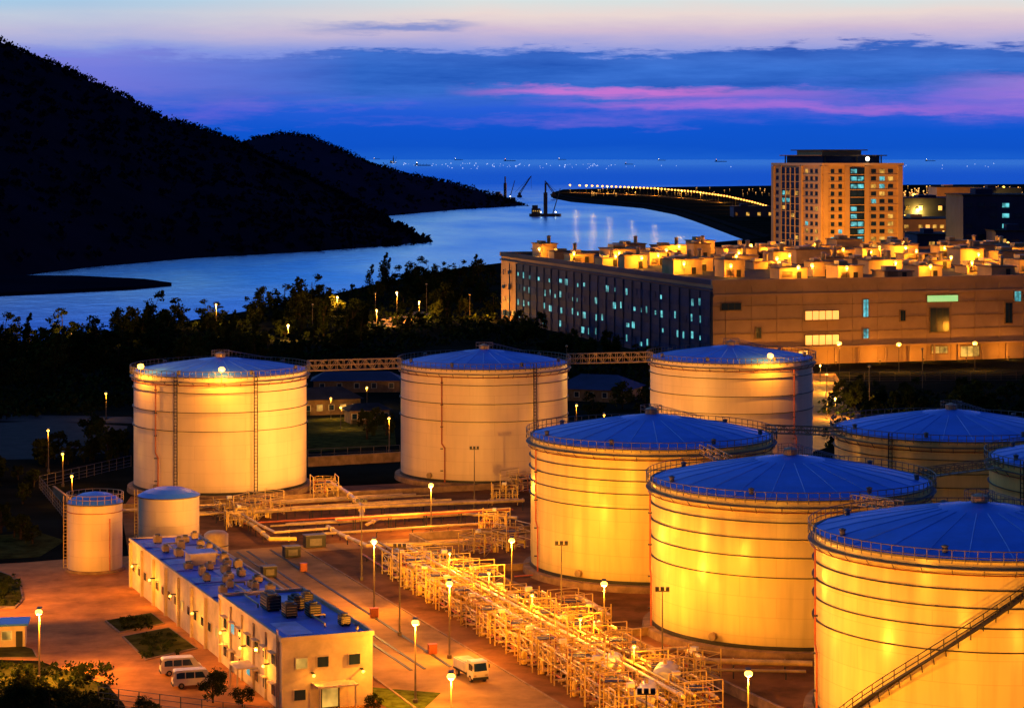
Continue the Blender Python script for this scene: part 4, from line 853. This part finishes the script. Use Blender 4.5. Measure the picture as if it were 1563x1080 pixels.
# ---------------------------------------------------------------- vehicles
def wheels(t,xs,y,r):
    for x in xs:
        for s_ in (-1,1):
            w_=MB().bar((x,s_*y-.11,r),(x,s_*y+.11,r),r,18).build('wheel','rubber',t); MB().bar((x,s_*y-.13,r),(x,s_*y+.13,r),r*.55,12).build('rim','galv',w_)
def van(p,rz,label):
    t=thing('parked_van',p,label,'van','white vans parked in the courtyard',rz)
    b=MB(); pr_=[(-2.35,.35),(-2.38,1.0),(-2.25,1.95),(-2.05,2.05),(1.15,2.05),(1.45,1.95),(2.05,1.2),(2.35,1.0),(2.42,.4)]
    n_=len(pr_)
    def sec(y,ins): return [(x,y,z) if z<1.1 else (x*(.985),y*ins,z) for x,z in pr_]
    vs=sec(-.86,.86)+sec(.86,.86); b.add(vs,[tuple(range(n_)),tuple(range(2*n_-1,n_-1,-1))]+[(k,n_+k,n_+(k+1)%n_,(k+1)%n_) for k in range(n_)]); b.build('body','white',t)
    for s_ in (-1,1):
        for x0,x1 in ((-2.0,-1.05),(-.95,0),(.1,.95)):
            m_=MB(); m_.add([(x0,s_*.865,1.15),(x1+(.35 if x1>.9 else 0),s_*.865,1.15),(x1,s_*.76,1.82),(x0,s_*.76,1.82)],[(0,1,2,3)]); m_.build('side_window','glass',t)
    m_=MB(); m_.add([(1.47,-.64,1.93),(1.47,.64,1.93),(2.06,.74,1.24),(2.06,-.74,1.24)],[(0,3,2,1)]); m_.build('windscreen','glass',t)
    m_=MB(); m_.add([(-2.37,-.7,1.2),(-2.37,.7,1.2),(-2.27,.66,1.8),(-2.27,-.66,1.8)],[(0,1,2,3)]); m_.build('rear_window','glass',t)
    for s_ in (-.62,.62): MB().box(2.38,s_,.78,.08,.3,.18).build('headlight','silver',t); MB().box(-2.38,s_*1.1,.9,.06,.14,.35).build('tail_light','red',t)
    MB().box(2.42,0,.35,.12,1.65,.22).build('bumper','dark',t); MB().box(-2.4,0,.35,.12,1.65,.2).build('bumper','dark',t)
    wheels(t,(-1.45,1.5),.78,.34)
van(P(276,1028),RZ*.75,'white van parked nearer the planted bed, rear one of two'); van(P(295,1047),RZ*.75,'white van parked closer to the office, front one of two')
t=thing('tanker_truck',P(718,1034),'white cab-over truck on the service road beside the pipe rack','truck',rz=RZ+PI/2+PI+.05)
b=MB(); pr_=[(1.2,.5),(2.9,.5),(2.98,1.3),(2.7,2.35),(2.5,2.45),(1.2,2.45)]
n_=len(pr_); b.add([(x,-.95,z) for x,z in pr_]+[(x,.95,z) for x,z in pr_],[tuple(range(n_)),tuple(range(2*n_-1,n_-1,-1))]+[(k,n_+k,n_+(k+1)%n_,(k+1)%n_) for k in range(n_)]); b.build('cab','white',t)
m_=MB(); m_.add([(2.99,-.8,1.4),(2.99,.8,1.4),(2.74,.75,2.25),(2.74,-.75,2.25)],[(0,1,2,3)]); m_.build('windscreen','glass',t)
for s_ in (-1,1): m_=MB(); m_.add([(1.7,s_*.96,1.4),(2.8,s_*.96,1.4),(2.6,s_*.96,2.15),(1.7,s_*.96,2.15)],[(0,1,2,3)]); m_.build('side_window','glass',t); MB().box(2.98,s_*.7,.8,.06,.3,.2).build('headlight','silver',t); MB().box(2.9,s_*1.1,1.7,.12,.16,.4).build('mirror','dark',t)
MB().box(-.9,0,.7,3.9,1.9,.2).build('chassis','dark',t); MB().box(-.95,0,.95,3.7,1.95,1.0).build('cargo_body','white',t); MB().box(-.95,0,1.95,3.5,1.7,.06).build('cargo_floor','galv',t); MB().box(2.95,0,.4,.15,1.9,.3).build('bumper','dark',t)
wheels(t,(-1.7,2.1),.85,.42)
# ---------------------------------------------------------------- fences and walls
def fence(p,q,h_,label,step=2.5):
    p=Vector(p);q=Vector(q); t=thing('fence',p,label,'fence'); L_=(q-p).length; n_=int(L_/step)
    for k in range(n_+1): c=p.lerp(q,k/n_); MB().bar(c,c+Vector((0,0,h_)),.06,4).build('fence_post','post',t,world=True)
    for z in [.2,.8,1.4,h_]:
        MB().bar(p+Vector((0,0,z)),q+Vector((0,0,z)),.03,4).build('fence_rail','rail',t,world=True)
fence(P(60,745),P(200,712),2.2,'wire fence left of the far left tank'); fence(P(60,745),P(105,800),2.2,'wire fence turning toward the small tanks')
fence(P(470,704),P(610,697),2.4,'pale fence between far left and middle tanks'); fence(P(150,1075),P(440,1112),2.0,'wire fence along the bottom left edge'); fence(P(1250,582),P(1620,580),2.5,'fence before the factory front',4)
def wall(p,q,h_,label):
    p=Vector(p);q=Vector(q); s=(q-p).normalized(); n_=Vector((-s.y,s.x,0))*.15; t=thing('low_wall',p,label,'wall'); MB().prism([tuple((p-n_)[:2]),tuple((p+n_)[:2]),tuple((q+n_)[:2]),tuple((q-n_)[:2])],0,h_).build('wall_panel','concrete',t,world=True); n2=n_*1.5; MB().prism([tuple((p-n2)[:2]),tuple((p+n2)[:2]),tuple((q+n2)[:2]),tuple((q-n2)[:2])],h_,h_+.12).build('coping','concrete',t,world=True)
wall(S(6,112),S(6,170),1.4,'low bund wall left of the far left tank'); wall(S(6,147),S(110,147),1.0,'low bund wall before the far tanks'); wall(S(49,-30),S(49,100),1.1,'low bund wall between pipe rack and front tanks'); wall(S(49,100),S(110,100),1.1,'low bund wall behind the centre tank'); wall(S(49,70),S(110,70),.9,'low bund wall between two front tanks'); wall(S(49,22),S(110,22),.9,'low bund wall before the middle front tank')
wall(P(470,712),P(612,704),1.8,'white wall between far left and middle far tanks')
# ---------------------------------------------------------------- trees
def tree_proto(kind,leaf=.42,nl=900,name=None):
    t=thing(name or ['broadleaf_tree','broadleaf_tree','casuarina_tree','bush_tree'][kind],(0,0,0),'x','tree')
    h_={0:9,1:7.5,2:12,3:5}[kind]; tr=MB(); lean=.8 if kind==2 else .2
    tr.lathe([(.28,0),(.2,h_*.3),(.1,h_*.75)],7)
    cr=MB(); cl=[]
    for k in range({0:16,1:14,2:19,3:10}[kind]):
        a=random.uniform(0,2*PI)
        if kind==2: z=h_*(.12+.88*(k/19)); r=(1-z/h_)*2.2+.3; c=Vector((math.cos(a)*r*.8+lean*(z/h_)**2*1.6,math.sin(a)*r*.8,z)); cs=.6+(1-z/h_)*1.1
        else: z=h_*random.uniform(.22,.93); r=math.sin(PI*min(.95,(z/h_-.1)/.95))*h_*.36; c=Vector((math.cos(a)*r,math.sin(a)*r,z)); cs=random.uniform(1.1,1.9)*h_/9
        cl.append((c,cs)); tr.bar((0,0,max(.5,c.z*.55)),c,.06,4)
    for _ in range(nl//8):
        c,cs=random.choice(cl); d=Vector((random.gauss(0,1),random.gauss(0,1),random.gauss(0,.8))).normalized()*cs*random.random()**.4
        clump(cr,c+d,cs*.4,8,leaf*random.uniform(.5,1.1))
    tr.build('trunk','bark',t); cr.build('crown','leaf' if kind!=1 else 'leaf2',t); return t
random.seed(9)
protos=[tree_proto(0,leaf=.3,nl=1900),tree_proto(1,leaf=.28,nl=1700),tree_proto(2,leaf=.24,nl=1800),tree_proto(3,leaf=.28,nl=1200)]
used=[False]*4
def put(kind,p,s,rz,label,grp):
    if not used[kind]: o=protos[kind]; used[kind]=True
    else: o=copy_tree(protos[kind])
    o.location=p; o.rotation_euler=(0,0,rz); o.scale=(s,s,s*random.uniform(.85,1.2)); tag(o,label,'tree',grp)
sh=[(-100,527)]+[s for s in shore if 0<=s[0]<=1165 and s[1]<530][:16]
def inside_tanks(p):
    return any((p-c).length<22 for c in (cA,cB,cC))
kindname=['broad dark tree','rounded olive tree','tall ragged casuarina','low bushy tree']
for k in range(225):
    px=random.uniform(-20,755); s0=interp(px,sh)
    py=s0+6+random.random()**1.3*(90 if px>200 else 70)
    if 560<px<650 and py>478 and py<494: continue
    p=P(px,py); kd=random.choice((0,0,1,3,2)) if py>s0+25 else random.choice((2,0,0,3,1))
    put(kd,p,random.choice((.6,.75,.9,1.05,1.3)),random.uniform(-.5,.5) if kd==2 else random.uniform(0,6),kindname[kd]+' in the dark belt between river shore and tanks','belt trees, '+kindname[kd])
for k in range(46):
    px=random.uniform(755,1110); py=interp(px,[(765,497),(1088,570)])+random.uniform(4,30); p=P(px,py); kd=random.choice((0,1,3)); put(kd,p,random.uniform(.55,.95),random.uniform(0,6),kindname[kd]+' along the glazed side of the factory','factory side trees, '+kindname[kd])
for k in range(34):
    px=random.uniform(1275,1620); py=random.uniform(600,655); p=P(px,py); kd=random.choice((0,1,3)); put(kd,p,random.uniform(.55,.8),random.uniform(0,6),kindname[kd]+' on the bank right before the factory front','factory front trees, '+kindname[kd])
for px,py,kd,s_,lb in ((905,640,0,.8,'broad tree between middle and right far tanks'),(950,625,1,.9,'rounded tree just left of right far tank'),(985,640,0,.8,'broad tree touching left side of right far tank'),(560,670,3,1,'bush left of middle far tank foot'),(590,664,3,.9,'second bush beside middle far tank foot'),(575,655,1,.6,'olive tree behind bushes by middle far tank'),(140,670,0,.8,'broad tree left of far left tank'),(180,700,3,1.2,'bushy tree touching far left tank side'),(150,690,1,.8,'olive tree before the broad tree at left')):
    put(kd,P(px,py),s_,1,lb,None)
for k in range(26): px=random.uniform(-20,190); put(3,P(px,random.uniform(720,830) if px<60 else random.uniform(690,715)),random.uniform(.5,.9),random.uniform(0,6),'low dark bush on the dim ground at far left','dim bushes at far left')
random.seed(13)
near=tree_proto(0,leaf=.2,nl=4200,name='garden_tree'); near.location=P(325,1072); near.scale=(.42,)*3; tag(near,'small garden tree in front of the office side','tree')
for k,(px,py,s_,lb) in enumerate(((20,1105,.6,'dark tree at the very bottom left corner'),(75,1115,.62,'dark tree second from the bottom left corner'),(135,1118,.5,'dark tree third from the bottom left corner'),(225,1100,.35,'small dark tree left of the garden tree'),(370,1078,.3,'little tree between garden tree and office'),(120,1035,.22,'tiny tree on the dim lawn'),(35,1050,.3,'small tree beside the courtyard lamp post'),(570,1085,.25,'little tree at the office front right'),(8,905,.2,'tiny tree on the grassy island at the left edge'))):
    o=copy_tree(near); o.location=P(px,py); o.scale=(s_,s_,s_*.85); o.rotation_euler=(0,0,k*1.3); tag(o,lb,'tree')
mb=MB(); random.seed(4)
for q,(x0,x1,y0,y1) in enumerate(((170,245,938,962),(200,290,962,1004),(-30,45,872,926))):
    for _ in range(60):
        px=random.uniform(x0+15,x1-15); py=random.uniform(y0+4,y1-4); p=P(px,py,.3); clump(mb,p,random.uniform(.25,.6),14,.14)
for _ in range(260):
    px=random.uniform(-10,170); p=P(px,random.uniform(1012,1080),.3); clump(mb,p,random.uniform(.3,.9),14,.18)
tag(mb.build('low_shrubs','leaf'),'low green ground cover in the beds and on the dim lawn','shrubs',kind='stuff')
mb=MB()
for _ in range(2600):
    px=random.uniform(-40,755); s0=interp(px,sh); p=P(px,s0+2+random.random()*110,.8)
    if inside_tanks(p): continue
    clump(mb,p,random.uniform(1,3.2),7,.6)
for _ in range(350): p=P(random.uniform(1260,1620),random.uniform(597,690),.8); clump(mb,p,random.uniform(1,2),7,.5)
for _ in range(450): px=random.uniform(755,1230); p=P(px,interp(px,[(765,500),(1088,575),(1230,575)])+random.uniform(4,60),.8); clump(mb,p,random.uniform(1,2),7,.5)
tag(mb.build('undergrowth','leaf'),'dark undergrowth beneath the trees','undergrowth',kind='stuff')
sheet('park_road','roadc',[(560,492),(640,474),(660,478),(600,500)],.05,'lit path through the tree belt','road')
for k,(px,py,h_,lit,lb) in enumerate(((515,482,7,1,'lit lamp among belt trees, left of the path'),(573,490,10,0,'tall unlit mast among belt trees left'),(606,488,10,1,'lit lamp post beside the belt path'),(651,478,11,0,'tall unlit mast right of belt path'),(717,487,9,0,'unlit mast left of factory corner'),(477,500,8,0,'unlit mast among left belt trees'),(110,535,5,1,'lit lamp low by the shore at left'),(258,512,8,0,'unlit pole on the left shore'),(640,490,7,1,'lit lamp post at the right end of belt path'),(440,520,5,1,'dim lit lamp within the belt'),(865,580,9,0,'unlit mast before the glazed factory side'),(330,500,8,1,'lit lamp on the shore above far left tank'),(1408,592,10,0,'unlit mast before the factory front'),(1327,640,12,0,'tall unlit mast right of right far tank'),(575,500,6,1,'lit lamp at the near end of belt path'))):
    p=P(px,py); t=thing('park_lamp',p,lb,'lamp post'); MB().bar((0,0,0),(0,0,h_),.1,5).build('post','post',t); MB().ball((0,0,h_+.15),.36,8,6,.8).build('lamp_head','far' if lit else 'galv',t)
    if lit: light(p+Vector((0,-.6,h_-.6)),18000,parent=t,col=(1,.45,.05))
print('objects',len(bpy.data.objects))
